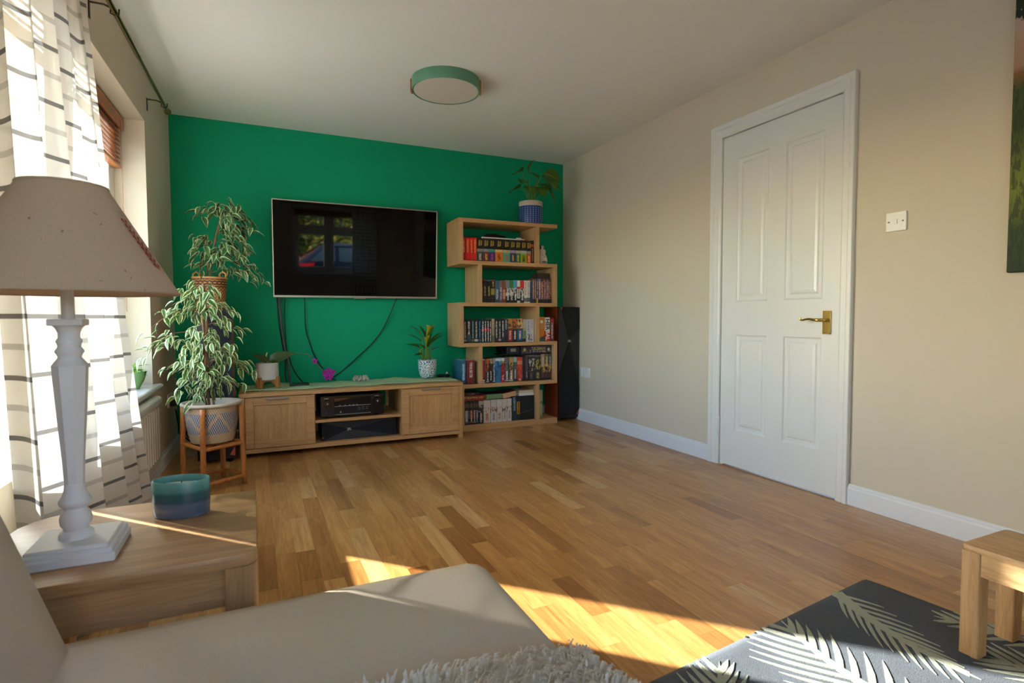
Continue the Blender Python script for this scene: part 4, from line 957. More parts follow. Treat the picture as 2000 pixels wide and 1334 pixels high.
def leaf_mat(name, mid, edge=None, edge_at=0.62, rough=0.38, vein=None):
    t = NT(name); tc = t.n('TexCoord'); sp_ = t.n('SeparateXYZ'); t.l(tc.outputs['UV'], sp_.inputs[0])
    d_ = t.math('MULTIPLY', t.math('ABSOLUTE', t.math('SUBTRACT', sp_.outputs[0], 0.5)), 2.0)
    oi = t.n('ObjectInfo')
    nz_ = t.noise(t.coord('Object', (1, 1, 1), True), 5.0, 3)
    a = srgb(mid); g = t.mix(oi.outputs['Random'], tuple(x * .72 for x in a[:3]) + (1,), tuple(min(1, x * 1.3) for x in a[:3]) + (1,))
    c = t.mix(nz_, g, tuple(x * .85 for x in a[:3]) + (1,))
    if edge:
        v = t.math('ADD', d_, t.math('MULTIPLY', t.math('SUBTRACT', nz_, 0.5), 0.9))
        c = t.mix(t.math('GREATER_THAN', v, edge_at), c, srgb(edge))
    if vein: c = t.mix(t.math('LESS_THAN', d_, 0.06), c, srgb(vein))
    t.col(c); t.set(Roughness=rough)
    # thin leaf: some light passes through
    tl_ = t.n('BsdfTranslucent'); ms = t.n('MixShader'); ms.inputs[0].default_value = 0.22
    t.l(c, tl_.inputs[0]); t.l(t.b.outputs[0], ms.inputs[1]); t.l(tl_.outputs[0], ms.inputs[2]); t.l(ms.outputs[0], t.out.inputs[0])
    return t.mat
def put_leaf(me, root, pos, direction, size, roll=0.0, name='leaf', up_hint=None):
    d_ = Vector(direction).normalized()
    u_ = Vector(up_hint) if up_hint else Vector((0, 0, 1))
    if abs(d_.dot(u_)) > 0.97: u_ = Vector((0.3, -1, 0.2))
    x_ = d_.cross(u_).normalized(); z_ = x_.cross(d_).normalized()
    m_ = Matrix((x_, d_, z_)).transposed().to_4x4() @ Matrix.Rotation(roll, 4, 'Y') @ Matrix.Scale(size, 4)
    m_.translation = Vector(pos)
    o = bpy.data.objects.new(name, me); C.objects.link(o); o.matrix_world = m_; adopt_m(o, root, m_)
    return o
def adopt_m(o, p, m_):
    o.parent = p; o.matrix_parent_inverse = mw(p).inverted(); o.matrix_basis = m_

FIC = leaf_mesh('ficus_leaf', leaf_mat('variegated_ficus_leaf', '4f7a3c', 'd8dfae', 0.60), 1.0, 0.42, 0.38, 0.22)
FICD = leaf_mesh('ficus_leaf_dim', leaf_mat('variegated_ficus_leaf_dense', '4f7a42', 'c9d6a6', 0.68), 1.0, 0.48, 0.38, 0.22)

def leaf_mass(me, root, mats):
    """leaves past the first three hundred, joined"""
    b = B(); lay = b.bm.loops.layers.uv.verify()
    for m_ in mats:
        t_ = bmesh.new(); t_.from_mesh(me); t_.transform(m_); tmp = bpy.data.meshes.new('tmp'); t_.to_mesh(tmp); t_.free(); b.bm.from_mesh(tmp); bpy.data.meshes.remove(tmp)
    o = b.obj('leaf_mass', me.materials[0], root, smooth=True, fix=False); o['kind'] = 'stuff'
def ficus(root, trunks, branches, me, per, size, rnd, lean=(0, 0, 0), cut=1.0):
    """branches: (start, end) drooping arcs carrying leaves"""
    for pts, r in trunks: B().tube(smooth_path(pts, 4), r, 7).obj('stem', M['bark'], root, smooth=True)
    count = 0; extra = []
    for (a, e, n) in branches:
        a, e = Vector(a), Vector(e); n = int(n * per)
        ctrl = (a + e) / 2 + Vector((0, 0, 0.35 * (e - a).length * (1 if e.z < a.z + .12 else .25)))
        pts = [a.lerp(ctrl, t / 6).lerp(ctrl.lerp(e, t / 6), t / 6) for t in range(7)]
        B().tube(pts, [.0022 - .0002 * k for k in range(7)], 5).obj('twig', M['bark'], root, smooth=True)
        out = (e - a); out.z = 0; out = out.normalized() if out.length > 1e-4 else Vector((1, 0, 0))
        for k in range(n):
            t = rnd.uniform(.12, 1.0); p = a.lerp(ctrl, t).lerp(ctrl.lerp(e, t), t) + Vector((rnd.gauss(0, .012), rnd.gauss(0, .012), rnd.gauss(0, .024)))
            side = Vector((rnd.uniform(-1, 1), rnd.uniform(-1, 1), 0)) * .75
            d_ = out * rnd.uniform(.3, .9) + side + Vector((0, 0, rnd.uniform(-1.25, .12))) + Vector(lean)
            if k < n * cut: put_leaf(me, root, p, d_, size * rnd.uniform(.75, 1.25), rnd.uniform(-.7, .7))
            else:
                o = put_leaf(me, root, p, d_, size * rnd.uniform(.7, 1.1), rnd.uniform(-.7, .7)); extra.append(o.matrix_basis.copy()); bpy.data.objects.remove(o)
    if extra: leaf_mass(me, root, extra)

rnd = random.Random(11)
# ---- near ficus in the woven basket
bkx, bky = -0.228, 3.412
nf = thing('potted_ficus', 'variegated weeping fig in the blue and white basket on the bamboo stand', 'plant', (bkx, bky, 0.24))
tr_ = [([(bkx - .01, bky, .40), (-.252, 3.42, .64), (-.243, 3.42, .81), (-.246, 3.42, .97), (-.253, 3.42, 1.10)], .0075),
       ([(bkx + .015, bky, .40), (-.235, 3.43, .60), (-.252, 3.41, .78), (-.262, 3.41, .93)], .006), ([(bkx - .02, bky + .01, .40), (-.27, 3.40, .58), (-.26, 3.42, .75)], .0055)]
br_ = []
ends = [(-.53, 3.40, .74, 13), (-.46, 3.36, .80, 12), (-.50, 3.42, .86, 10), (-.42, 3.33, .66, 13), (-.40, 3.48, .62, 10), (-.37, 3.30, .55, 10), (-.33, 3.26, .48, 9), (-.36, 3.45, .95, 9), (-.40, 3.40, .98, 9), (-.33, 3.36, 1.04, 8), (-.30, 3.44, 1.10, 7), (-.20, 3.40, 1.10, 7), (-.22, 3.36, 1.02, 8), (-.10, 3.40, .93, 10), (-.08, 3.42, .84, 11), (-.11, 3.34, .74, 12), (-.09, 3.42, .66, 11), (-.02, 3.44, .58, 10), (-.05, 3.38, .52, 10), (-.15, 3.28, .56, 9), (-.24, 3.26, .62, 10), (-.28, 3.28, .72, 11), (-.20, 3.30, .80, 10), (-.30, 3.32, .86, 10), (-.23, 3.55, .85, 6), (-.17, 3.52, .70, 6)]
for ex, ey, ez, n in ends:
    zz = min(1.08, max(.52, ez + rnd.uniform(-.12, .10))); br_.append(((-.248, 3.42, zz), (ex, ey, ez), n))
ficus(nf, tr_, br_, FIC, 1.75, 0.062, rnd, cut=.62)
bsk = NT('woven_seagrass'); tcb = bsk.n('TexCoord'); spb = bsk.n('SeparateXYZ'); bsk.l(tcb.outputs['UV'], spb.inputs[0])
uu = bsk.math('MULTIPLY', spb.outputs[0], 72.0); vv = bsk.math('MULTIPLY', spb.outputs[1], 17.0)
sh_ = bsk.math('ADD', uu, bsk.math('MULTIPLY', bsk.math('FLOOR', vv), 0.5))
stitch = bsk.math('LESS_THAN', bsk.math('FRACT', sh_), 0.55)
tri = bsk.math('ABSOLUTE', bsk.math('SUBTRACT', bsk.math('FRACT', bsk.math('MULTIPLY', spb.outputs[0], 5.0)), 0.5))
zig = bsk.math('LESS_THAN', bsk.math('ABSOLUTE', bsk.math('SUBTRACT', spb.outputs[1], bsk.math('MULTIPLY_ADD', tri, 1.1, 0.25))), 0.055)
mid_ = bsk.math('MULTIPLY', bsk.math('GREATER_THAN', spb.outputs[1], 0.27), bsk.math('LESS_THAN', spb.outputs[1], 0.84))
blue = bsk.math('MULTIPLY', mid_, bsk.math('SUBTRACT', 1.0, zig))
strand = bsk.mix(blue, srgb('b08a5e'), srgb('34548a'))
bsk.col(bsk.mix(stitch, strand, srgb('bdb09c'))); bsk.set(Roughness=0.85)
M['basket'] = bsk.mat
pf = []
for i in range(35):
    t = i / 34; r_ = 0.103 + 0.024 * math.sin(min(1, t * 1.25) * PI / 2); pf.append((r_ + (0.0022 if i % 2 else -0.0012), 0.245 + 0.195 * t))
bo = B().lathe(pf, bkx, bky, 72, True, False, uv=True)
bo.lathe([(0.127, .440), (0.146, .4425), (0.151, .450), (0.148, .459), (0.138, .460), (0.128, .45), (0.118, .42), (0.10, .42)], bkx, bky, 72, False, False)
bo.obj('basket', M['basket'], nf, smooth=True)
B().lathe([(.001, .415), (.119, .41)], bkx, bky, 24, False, False).obj('soil', M['soil'], nf)
# ---- bamboo stand
stc = Vector((-0.226, 3.41, 0)); rtv = Vector((math.cos(_ya), -math.sin(_ya), 0)); fwv = Vector((math.sin(_ya), math.cos(_ya), 0))
bs_ = thing('plant_stand', 'bamboo cane plant stand holding the woven basket', 'plant stand', stc)
rad_v = Vector((-.066, .998, 0)); tan_v = Vector((.998, .066, 0))
corner = [(.140, -.046), (-.046, -.140), (-.140, .046), (.046, .140)]
tops = []
for la, de in corner:
    p0_ = stc + tan_v * la * 1.06 + rad_v * de * 1.06; p1_ = stc + tan_v * la * .99 + rad_v * de * .99; tops.append((p0_, p1_))
    pts = [p0_.lerp(p1_, t) + Vector((0, 0, .440 * t)) for t in (0, .12, .30, .33, .36, .52, .68, .71, .74, .9, 1)]
    B().tube(pts, [.0138, .0142, .0135, .0158, .0135, .0140, .0135, .0158, .0135, .0142, .0146], 10).obj('leg', M['bamboo'], bs_, smooth=True)
for k in range(4):
    for zf in (.045, .228):
        a = tops[k][0].lerp(tops[k][1], zf / .445) + Vector((0, 0, zf)); e = tops[(k + 1) % 4][0].lerp(tops[(k + 1) % 4][1], zf / .445) + Vector((0, 0, zf + (.006 if k % 2 else -.004)))
        B().tube([a, a.lerp(e, .1), a.lerp(e, .5), a.lerp(e, .9), e], [.0125, .0108, .0104, .0108, .0125], 9).obj('rail', M['bamboo'], bs_, smooth=True)
for k in (0, 1):
    a = tops[k][1] + Vector((0, 0, .226)); e = tops[k + 2][1] + Vector((0, 0, .226)); B().tube([a, e], .008, 8).obj('cross_rail', M['bamboo'], bs_, smooth=True)

# ---- upper ficus on the left speaker
ux, uy = -0.262, 4.04
uf = thing('potted_ficus', 'variegated weeping fig in a brown wicker basket on top of the left speaker', 'plant', (ux, uy, 0.967))
ends = [(-.16, 4.05, 1.66, 8), (-.24, 4.0, 1.60, 6), (-.32, 3.98, 1.56, 6), (-.36, 4.02, 1.40, 7), (-.33, 3.98, 1.30, 9), (-.30, 3.96, 1.24, 6), (-.07, 4.06, 1.62, 11), (-.03, 4.08, 1.55, 12), (.01, 4.06, 1.47, 11), (-.04, 4.0, 1.40, 13), (-.02, 4.04, 1.33, 12), (-.10, 3.98, 1.46, 11), (-.12, 3.98, 1.36, 12), (.01, 4.08, 1.22, 13), (.045, 4.08, 1.15, 11), (-.20, 3.97, 1.30, 7), (-.14, 4.0, 1.54, 10)]
br_ = []
for ex, ey, ez, n in ends:
    t = max(0, min(1, (ez + rnd.uniform(-.03, .06) - 1.20) / .38)); br_.append((Vector((-.255, uy, 1.20)).lerp(Vector((-.185, 4.06, 1.58)), t), (ex, ey, ez), n))
ficus(uf, [([(-.268, uy, 1.12), (-.25, uy, 1.25), (-.228, 4.05, 1.40), (-.205, 4.06, 1.50), (-.185, 4.06, 1.58)], .007), ([(-.28, uy, 1.12), (-.275, 4.03, 1.22), (-.262, 4.03, 1.34)], .0045)], br_, FICD, 1.6, 0.070, rnd)
wk = NT('wicker'); tcw = wk.n('TexCoord'); spw = wk.n('SeparateXYZ'); wk.l(tcw.outputs['UV'], spw.inputs[0])
ck = wk.n('TexChecker'); ck.inputs['Scale'].default_value = 1.0; mpw = wk.n('Mapping'); mpw.inputs['Scale'].default_value = (44, 18, 1); wk.l(tcw.outputs['UV'], mpw.inputs[0]); wk.l(mpw.outputs[0], ck.inputs[0])
ck.inputs[1].default_value = srgb('7a4a28'); ck.inputs[2].default_value = srgb('c08a55')
bands_ = wk.math('MULTIPLY', wk.math('GREATER_THAN', spw.outputs[1], .72), wk.math('GREATER_THAN', wk.math('FRACT', wk.math('MULTIPLY', spw.outputs[1], 12)), .55))
wk.col(wk.mix(bands_, ck.outputs[0], srgb('4a2c18'))); wk.set(Roughness=.75); M['wicker'] = wk.mat
pf = [(0.083 + .016 * (i / 26) + (.0016 if i % 2 else -.001), .9675 + .195 * i / 26) for i in range(27)]
wb = B().lathe(pf, ux, uy, 48, True, False, uv=True)
wb.lathe([(.098, 1.160), (.103, 1.165), (.102, 1.173), (.095, 1.173), (.092, 1.14), (.07, 1.14)], ux, uy, 48, False, False)
wb.obj('basket', M['wicker'], uf, smooth=True)
B().lathe([(.001, 1.138), (.093, 1.134)], ux, uy, 24, False, False).obj('soil', M['soil'], uf)
for sg in (-1, 1):
    c_ = Vector((ux, uy, 1.165)) + rtv * sg * .085
    B().tube([c_ - rtv * .022, c_ - rtv * .020 + Vector((0, 0, .03)), c_ + Vector((0, 0, .044)), c_ + rtv * .018 + Vector((0, 0, .03)), c_ + rtv * .016], .005, 7).obj('handle', M['wicker'], uf, smooth=True)

# ---- orchid
ox_, oy_ = 0.066, 4.185
os_ = thing('pot_stand', 'small wooden four-legged pot stand under the white orchid pot', 'pot stand', (ox_, oy_, TZ))
for k in range(4):
    a = _ya * -1 + PI / 4 * 0 + k * PI / 2 - .25
    c_, s_2 = math.cos(a), math.sin(a)
    prof = [(0.0, .052), (.075, .052), (.075, .075), (.091, .075), (.091, 0), (.072, 0), (.068, .015), (.055, .032), (.035, .040), (0.0, .040)]
    b = B(); b.prism(prof, -.0115, .0115, 'y')
    b.xf(Matrix.Translation((ox_, oy_, TZ)) @ Matrix.Rotation(a, 4, 'Z')).obj('leg', M['potwood'], os_)
orc = thing('potted_orchid', 'orchid with arching stem and magenta bloom in a white ribbed pot', 'plant', (ox_, oy_, TZ + .052))
M['pot_white'] = plain('white_ribbed_pot', 'cfcac4', 0.5, 0.03)
z0 = TZ + .0525
pf = [(.066, z0), (.070, z0 + .004)] + [(.0725 + (.0008 if i % 2 else 0), z0 + .008 + .105 * i / 22) for i in range(23)] + [(.073, z0 + .119), (.068, z0 + .119), (.066, z0 + .10), (.001, z0 + .10)]
B().lathe(pf, ox_, oy_, 40, True, False).obj('pot', M['pot_white'], orc, smooth=True, auto=50)
B().lathe([(.001, z0 + .108), (.03, z0 + .112), (.066, z0 + .104)], ox_, oy_, 20, False, False).obj('bark_mix', M['soil'], orc)
OL = leaf_mesh('orchid_leaf', leaf_mat('orchid_leaf_green', '3d5a2c', rough=.3), 1.0, .46, .3, .10)
for d_, s_2, ro in (((.9, -.25, .42), .155, .2), ((-.7, -.5, .5), .10, -.3), ((.5, .5, .25), .10, .3), ((-.6, .3, .8), .075, .2), ((.1, -.9, .25), .07, 0)):
    put_leaf(OL, orc, (ox_ + .005, oy_ - .01, z0 + .128), d_, s_2 * 1.15, ro, up_hint=(0, -.75, .65))
B().tube(smooth_path([(ox_, oy_, z0 + .10), (.10, oy_, .655), (.18, 4.19, .652), (.243, 4.19, .662), (.328, 4.19, .652), (.369, 4.19, .614), (.403, 4.19, .565), (.455, 4.185, .520)], 5), .0025, 6).obj('flower_stem', M['bark'], orc, smooth=True)
B().tube([(ox_ - .005, oy_, z0 + .10), (ox_ - .012, oy_ - .01, z0 + .15), (ox_ + .0, oy_ - .015, z0 + .19)], .004, 6).obj('air_root', plain('pale_root', 'b9a888', .8), orc, smooth=True)
PET = leaf_mesh('orchid_petal', leaf_mat('magenta_petal', 'b01f9a', 'd070c4', .95, rough=.5), 1.0, .85, .15, .05)
def bloom(c_, s, face):
    f_ = Vector(face).normalized(); x_ = f_.cross(Vector((0, 0, 1))).normalized(); y_ = x_.cross(f_)
    for k in range(5):
        a = PI / 2 + k * 2 * PI / 5; dr_ = x_ * math.cos(a) + y_ * math.sin(a) + f_ * .18
        put_leaf(PET, orc, c_, dr_, s * (1.0 if k in (1, 4) else .9), 0, 'petal', f_)
    B().sphere(Vector(c_) + f_ * .006, .011, .011, .009, 8, 6).obj('flower_lip', plain('dark_magenta_lip', '8a1470', .5), orc, smooth=True)
bloom((.470, 4.175, .510), .052, (.25, -1, .1)); bloom((.376, 4.18, .603), .026, (-.7, -.7, .1))
bloom((.462, 4.165, .492), .04, (-.3, -1, -.3))

# ---- calla lily
cx_, cy_ = 1.232, 4.275
ca = thing('potted_calla', 'yellow-green calla lily in a white pot with blue scroll pattern', 'plant', (cx_, cy_, TZ))
sc_ = NT('scroll_pattern_glaze'); tcs = sc_.n('TexCoord'); mps = sc_.n('Mapping'); mps.inputs['Scale'].default_value = (9, 4.2, 1); sc_.l(tcs.outputs['UV'], mps.inputs[0])
wv_ = sc_.n('TexVoronoi', feature='F1'); wv_.inputs['Scale'].default_value = 1.0; sc_.l(mps.outputs[0], wv_.inputs['Vector'])
rg = sc_.math('FRACT', sc_.math('MULTIPLY', wv_.outputs['Distance'], 3.4)); ln = sc_.math('LESS_THAN', sc_.math('ABSOLUTE', sc_.math('SUBTRACT', rg, .5)), .17)
sc_.col(sc_.mix(ln, srgb('dcdcd8'), srgb('2f6f86'))); sc_.set(Roughness=.3); M['scroll'] = sc_.mat
B().lathe([(.040, TZ), (.048, TZ + .004), (.064, TZ + .03), (.072, TZ + .07), (.075, TZ + .135), (.0765, TZ + .146), (.071, TZ + .146), (.068, TZ + .125), (.001, TZ + .125)], cx_, cy_, 36, True, False, uv=True).obj('pot', M['scroll'], ca, smooth=True, auto=50)
B().lathe([(.001, TZ + .130), (.069, TZ + .126)], cx_, cy_, 18, False, False).obj('soil', M['soil'], ca)
CL = leaf_mesh('calla_leaf', leaf_mat('calla_leaf_green', '4a7a2a', rough=.35), 1.0, .34, .25, .15)
for (tx, ty, tz, s_2, ro) in ((1.075, 4.24, .72, .13, .4), (1.105, 4.26, .79, .14, -.2), (1.13, 4.30, .85, .12, .3), (1.15, 4.22, .72, .12, 0), (1.32, 4.25, .80, .15, -.4), (1.345, 4.28, .775, .12, .2), (1.30, 4.22, .69, .11, .2), (1.27, 4.30, .82, .14, .1), (1.17, 4.24, .80, .13, -.5), (1.21, 4.32, .84, .13, .2), (1.10, 4.20, .64, .13, .5), (1.24, 4.20, .75, .12, .1)):
    tip = Vector((tx, ty, tz)); base = Vector((cx_ + (tx - cx_) * .25, cy_ + (ty - cy_) * .25, TZ + .125)); dv = (tip - base); dv2 = Vector((dv.x * 1.6, dv.y * 1.6, dv.z * .55)).normalized()
    st_ = tip - dv2 * s_2 * .8
    B().tube(smooth_path([base, base.lerp(st_, .5) + Vector((0, 0, .02)), st_], 4), [.0036] * 9, 6).obj('stem', M['stem'], ca, smooth=True)
    put_leaf(CL, ca, st_, dv2, s_2, ro)
M['spathe'] = plain('yellow_green_spathe', 'b3b02a', .45, .25)
def spathe(base, h, r, tilt):
    def fn(s, t):
        a = 2 * PI * s * 0.93; rr_ = r * (.12 + .88 * t ** 1.5) * (1 + .35 * t * max(0, math.cos(a)) ** 3)
        return Vector((rr_ * math.cos(a), rr_ * math.sin(a), h * t * (1 + .28 * max(0, math.cos(a)) ** 2 * t)))
    b = B().grid(fn, 18, 7); b.xf(Matrix.Translation(base) @ Matrix.Rotation(tilt[0], 4, 'Y') @ Matrix.Rotation(tilt[1], 4, 'Z')); b.solid(.001)
    b.obj('flower', M['spathe'], ca, smooth=True)
for bp_, h, r, ti in (((1.218, 4.25, .765), .085, .030, (.35, 0)), ((1.205, 4.22, .685), .072, .024, (.12, .5)), ((1.165, 4.23, .62), .038, .011, (-.1, 0))):
    spathe(bp_, h, r, ti); B().tube([(cx_ + (bp_[0] - cx_) * .4, bp_[1] + .02, TZ + .125), bp_], .0045, 7).obj('flower_stalk', M['stem'], ca, smooth=True)

# ---- plant on the bookcase
px_, py_ = 2.124, 4.215
tp_ = thing('potted_plant', 'long-stemmed leafy plant in a blue pot with white rim on top of the bookcase', 'plant', (px_, py_, SH[5]))
z0 = SH[5] + .0003
bd_ = NT('blue_dotted_glaze'); tcd = bd_.n('TexCoord'); spd = bd_.n('SeparateXYZ'); bd_.l(tcd.outputs['UV'], spd.inputs[0])
d1 = bd_.math('LESS_THAN', bd_.math('ABSOLUTE', bd_.math('SUBTRACT', bd_.math('FRACT', bd_.math('MULTIPLY', spd.outputs[0], 26)), .5)), .10)
d2 = bd_.math('LESS_THAN', bd_.math('ABSOLUTE', bd_.math('SUBTRACT', bd_.math('FRACT', bd_.math('MULTIPLY', spd.outputs[1], 11)), .5)), .22)
dm = bd_.math('MULTIPLY', bd_.math('MULTIPLY', d1, d2), bd_.math('LESS_THAN', spd.outputs[1], .74))
cb_ = bd_.mix(bd_.math('GREATER_THAN', spd.outputs[1], .78), srgb('1d3f86'), srgb('cdbfae'))
bd_.col(bd_.mix(dm, cb_, srgb('c9cfe0'))); bd_.set(Roughness=.3); M['bluepot'] = bd_.mat
B().lathe([(.088, z0), (.096, z0 + .006), (.098, z0 + .05), (.098, z0 + .10), (.098, z0 + .146), (.1, z0 + .147), (.1, z0 + .182), (.098, z0 + .186)], px_, py_, 40, True, False, uv=True).lathe([(.098, z0 + .186), (.092, z0 + .186), (.09, z0 + .165), (.001, z0 + .165)], px_, py_, 40, False, False).obj('pot', M['bluepot'], tp_, smooth=True, auto=50)
B().lathe([(.001, z0 + .168), (.091, z0 + .166)], px_, py_, 18, False, False).obj('soil', M['soil'], tp_)
PL = leaf_mesh('broad_leaf', leaf_mat('dark_broad_leaf', '4d7a24', rough=.35, vein='86a652'), 1.0, .95, .22, .14)
for (tx, ty, tz, s_2, d_, ro) in ((2.03, 4.18, 2.115, .115, (-.7, -.3, -.15), .3), (2.10, 4.20, 2.12, .105, (.1, -.2, .8), .5), (2.00, 4.16, 1.975, .12, (-.9, -.2, -.25), .2), (2.05, 4.15, 2.03, .11, (-.5, -.5, -.1), -.2), (2.07, 4.14, 1.99, .10, (-.2, -.8, -.5), 0), (2.15, 4.13, 1.99, .12, (.1, -.8, -.6), .1), (2.20, 4.16, 2.09, .14, (.4, -.6, -.6), -.2), (2.24, 4.2, 2.13, .15, (.5, -.3, -.2), .9), (2.18, 4.2, 2.08, .10, (-.5, -.2, .3), -.4), (2.28, 4.2, 2.03, .12, (.8, -.3, -.1), .2), (2.27, 4.18, 1.985, .12, (.6, -.2, -.8), .4), (2.17, 4.16, 2.02, .13, (.6, -.5, -.3), .3), (2.25, 4.15, 2.06, .12, (.3, -.6, -.5), .2)):
    base = Vector((px_ + rnd.uniform(-.02, .02), py_ + rnd.uniform(-.02, .02), z0 + .165)); tip = Vector((tx, ty, tz))
    B().tube(smooth_path([base, base.lerp(tip, .5) + Vector((0, 0, .03)), tip], 5), .0032, 6).obj('stem', M['stem'], tp_, smooth=True)
    put_leaf(PL, tp_, tip, d_, s_2 * 1.08, ro)

# ---- plant on the window sill
sp0 = ML @ Vector((-0.055, -0.985, 0.5372))
sp_t = thing('potted_plant', 'small leafy plant in a pale green glass bowl on the window sill', 'plant', sp0)
M['green_glass'] = plain('pale_green_glass', '8fc07a', 0.12, .06); M['green_glass'].node_tree.nodes['Principled BSDF'].inputs['Transmission Weight'].default_value = .35
B().lathe([(.025, 0), (.03, .004), (.052, .045), (.064, .09), (.067, .094), (.061, .09), (.048, .045), (.024, .008)], 0, 0, 30, True, True).xf(Matrix.Translation(sp0)).obj('bowl', M['green_glass'], sp_t, smooth=True, auto=50)
SLF = leaf_mesh('sill_leaf', leaf_mat('bright_leaf', '6fa02c', rough=.35), 1.0, .36, .3, .12)
for d_, s_2, h in (((-.2, -.6, .7), .08, .05), ((.5, .2, .25), .09, .07), ((.6, -.3, .3), .08, .05), ((-.5, .2, .8), .09, .05), ((.3, -.6, .1), .07, .06), ((-.3, -.3, 1), .12, .04), ((.1, .5, .7), .09, .05), ((.4, -.1, -.1), .08, .07)):
    put_leaf(SLF, sp_t, sp0 + Vector((0, 0, .04 + h)), d_, s_2, rnd.uniform(-.4, .4))

# ---- little things on the runner
tag(B().box(.205, .335, 4.17, 4.235, TZ - .003, TZ + .016, .004, 2).obj('media_box', M['black']), 'small flat black box on the runner beside the orchid', 'media box')
M['shell'] = plain('pearl_shell', 'd9cdbd', .4, .08)
def shell_fn(s, t):
    a = (s - .5) * 2.3; r_ = .062 * t; rid = math.sin(s * PI * 5) ** 2
    return Vector((.700 + r_ * math.sin(a) * 1.25, 4.195 - r_ * math.cos(a) * .55 + .03, TZ + .004 + .046 * math.sin(PI * min(1, t * .92)) * (.45 + .55 * rid) + .006 * t * rid))
sh = B().grid(shell_fn, 50, 10).solid(.002).obj('seashell', M['shell'], None, smooth=True); tag(sh, 'white ridged seashell lying on the green runner', 'seashell')
jk = thing('controller_set', 'dark tangle of small gadgets at the right end of the runner', 'gadgets', (1.375, 4.28, TZ))
B().sphere((1.345, 4.275, TZ + .012), .042, .026, .013).obj('pad', M['black_gloss'], jk, smooth=True); B().sphere((1.388, 4.25, TZ + .011), .026, .02, .012).obj('pad', M['black'], jk, smooth=True)
B().tube(smooth_path([(1.34, 4.25, TZ + .012), (1.36, 4.235, TZ + .02), (1.385, 4.24, TZ + .026), (1.395, 4.27, TZ + .01)], 5), .003, 6).obj('strap', M['black'], jk, smooth=True)
B().lathe([(.010, 0), (.012, .01), (.008, .03), (.004, .04)], 1.392, 4.27, 12).xf(Matrix.Translation((0, 0, TZ))).obj('clip', M['ceramic'], jk, smooth=True)

# ---- cable loops behind the bamboo stand
for i, (dx, lab) in enumerate(((0, 'black cable coil on the floor left of the left speaker, lowest loop'), (.02, 'black cable looping up the wall left of the left speaker'), (.045, 'black cable drooping between the socket and the left speaker'))):
    cable(lab, [(-.50 + dx, 4.30, .30 - .05 * i), (-.47 + dx, 4.20, .17 - .02 * i), (-.42 + dx, 4.12, .09 + .02 * i), (-.385, 4.20, .06 + .02 * i), (-.40, 4.32, .10), (-.36, 4.36, .05 + .015 * i)], .0045, M['cable'])

# ================================================================== FOREGROUND
def rounded_rect(x0, x1, y0, y1, rs, n=5):
    """rs: radii for (x0,y0), (x1,y0), (x1,y1), (x0,y1)"""
    out = []
    for (cx, cy, a0, r) in ((x0, y0, PI, rs[0]), (x1, y0, 1.5 * PI, rs[1]), (x1, y1, 0, rs[2]), (x0, y1, .5 * PI, rs[3])):
        ccx = cx + (r if cx == x0 else -r); ccy = cy + (r if cy == y0 else -r)
        for k in range(n + 1): out.append((ccx + r * math.cos(a0 + PI / 2 * k / n), ccy + r * math.sin(a0 + PI / 2 * k / n)))
    return out
# ---- side table
AX0, AX1, AY0, AY1, AZ = -0.440, -0.007, 1.062, 1.456, 0.5
st = thing('side_table', 'small oak side table with rounded corners carrying the lamp', 'side table', ((AX0 + AX1) / 2, (AY0 + AY1) / 2, 0))
B().prism(rounded_rect(AX0, AX1, AY0, AY1, (.03, .028, .012, .10)), AZ - .022, AZ, 'z', 0.002, 2).obj('table_top', M['walnutoak_x'], st, smooth=True, auto=40)
LGW = .052
for (xx, yy) in ((AX0, AY0), (AX1 - LGW, AY0), (AX1 - LGW, AY1 - LGW), (AX0 + .03, AY1 - LGW - .03)):
    B().prism(rounded_rect(xx, xx + LGW, yy, yy + LGW, (.004, .020 if xx > -.2 and yy < 1.1 else .004, .004, .004), 3), 0, AZ - .022, 'z').obj('leg', M['walnutoak_z'], st, smooth=True, auto=40)
B().box(AX0 + LGW, AX1 - LGW, AY0 + .012, AY0 + .030, AZ - .092, AZ - .022).obj('apron', M['walnutoak_x'], st)
B().box(AX0 + LGW + .03, AX1 - LGW, AY1 - .048, AY1 - .03, AZ - .092, AZ - .022).obj('apron', M['walnutoak_x'], st)
B().box(AX0 + .012, AX0 + .03, AY0 + LGW, AY1 - LGW - .03, AZ - .092, AZ - .022).obj('apron', M['walnutoak_x'], st)
B().box(AX1 - .026, AX1 - .008, AY0 + LGW, AY1 - LGW, AZ - .092, AZ - .022).obj('apron', M['walnutoak_x'], st)

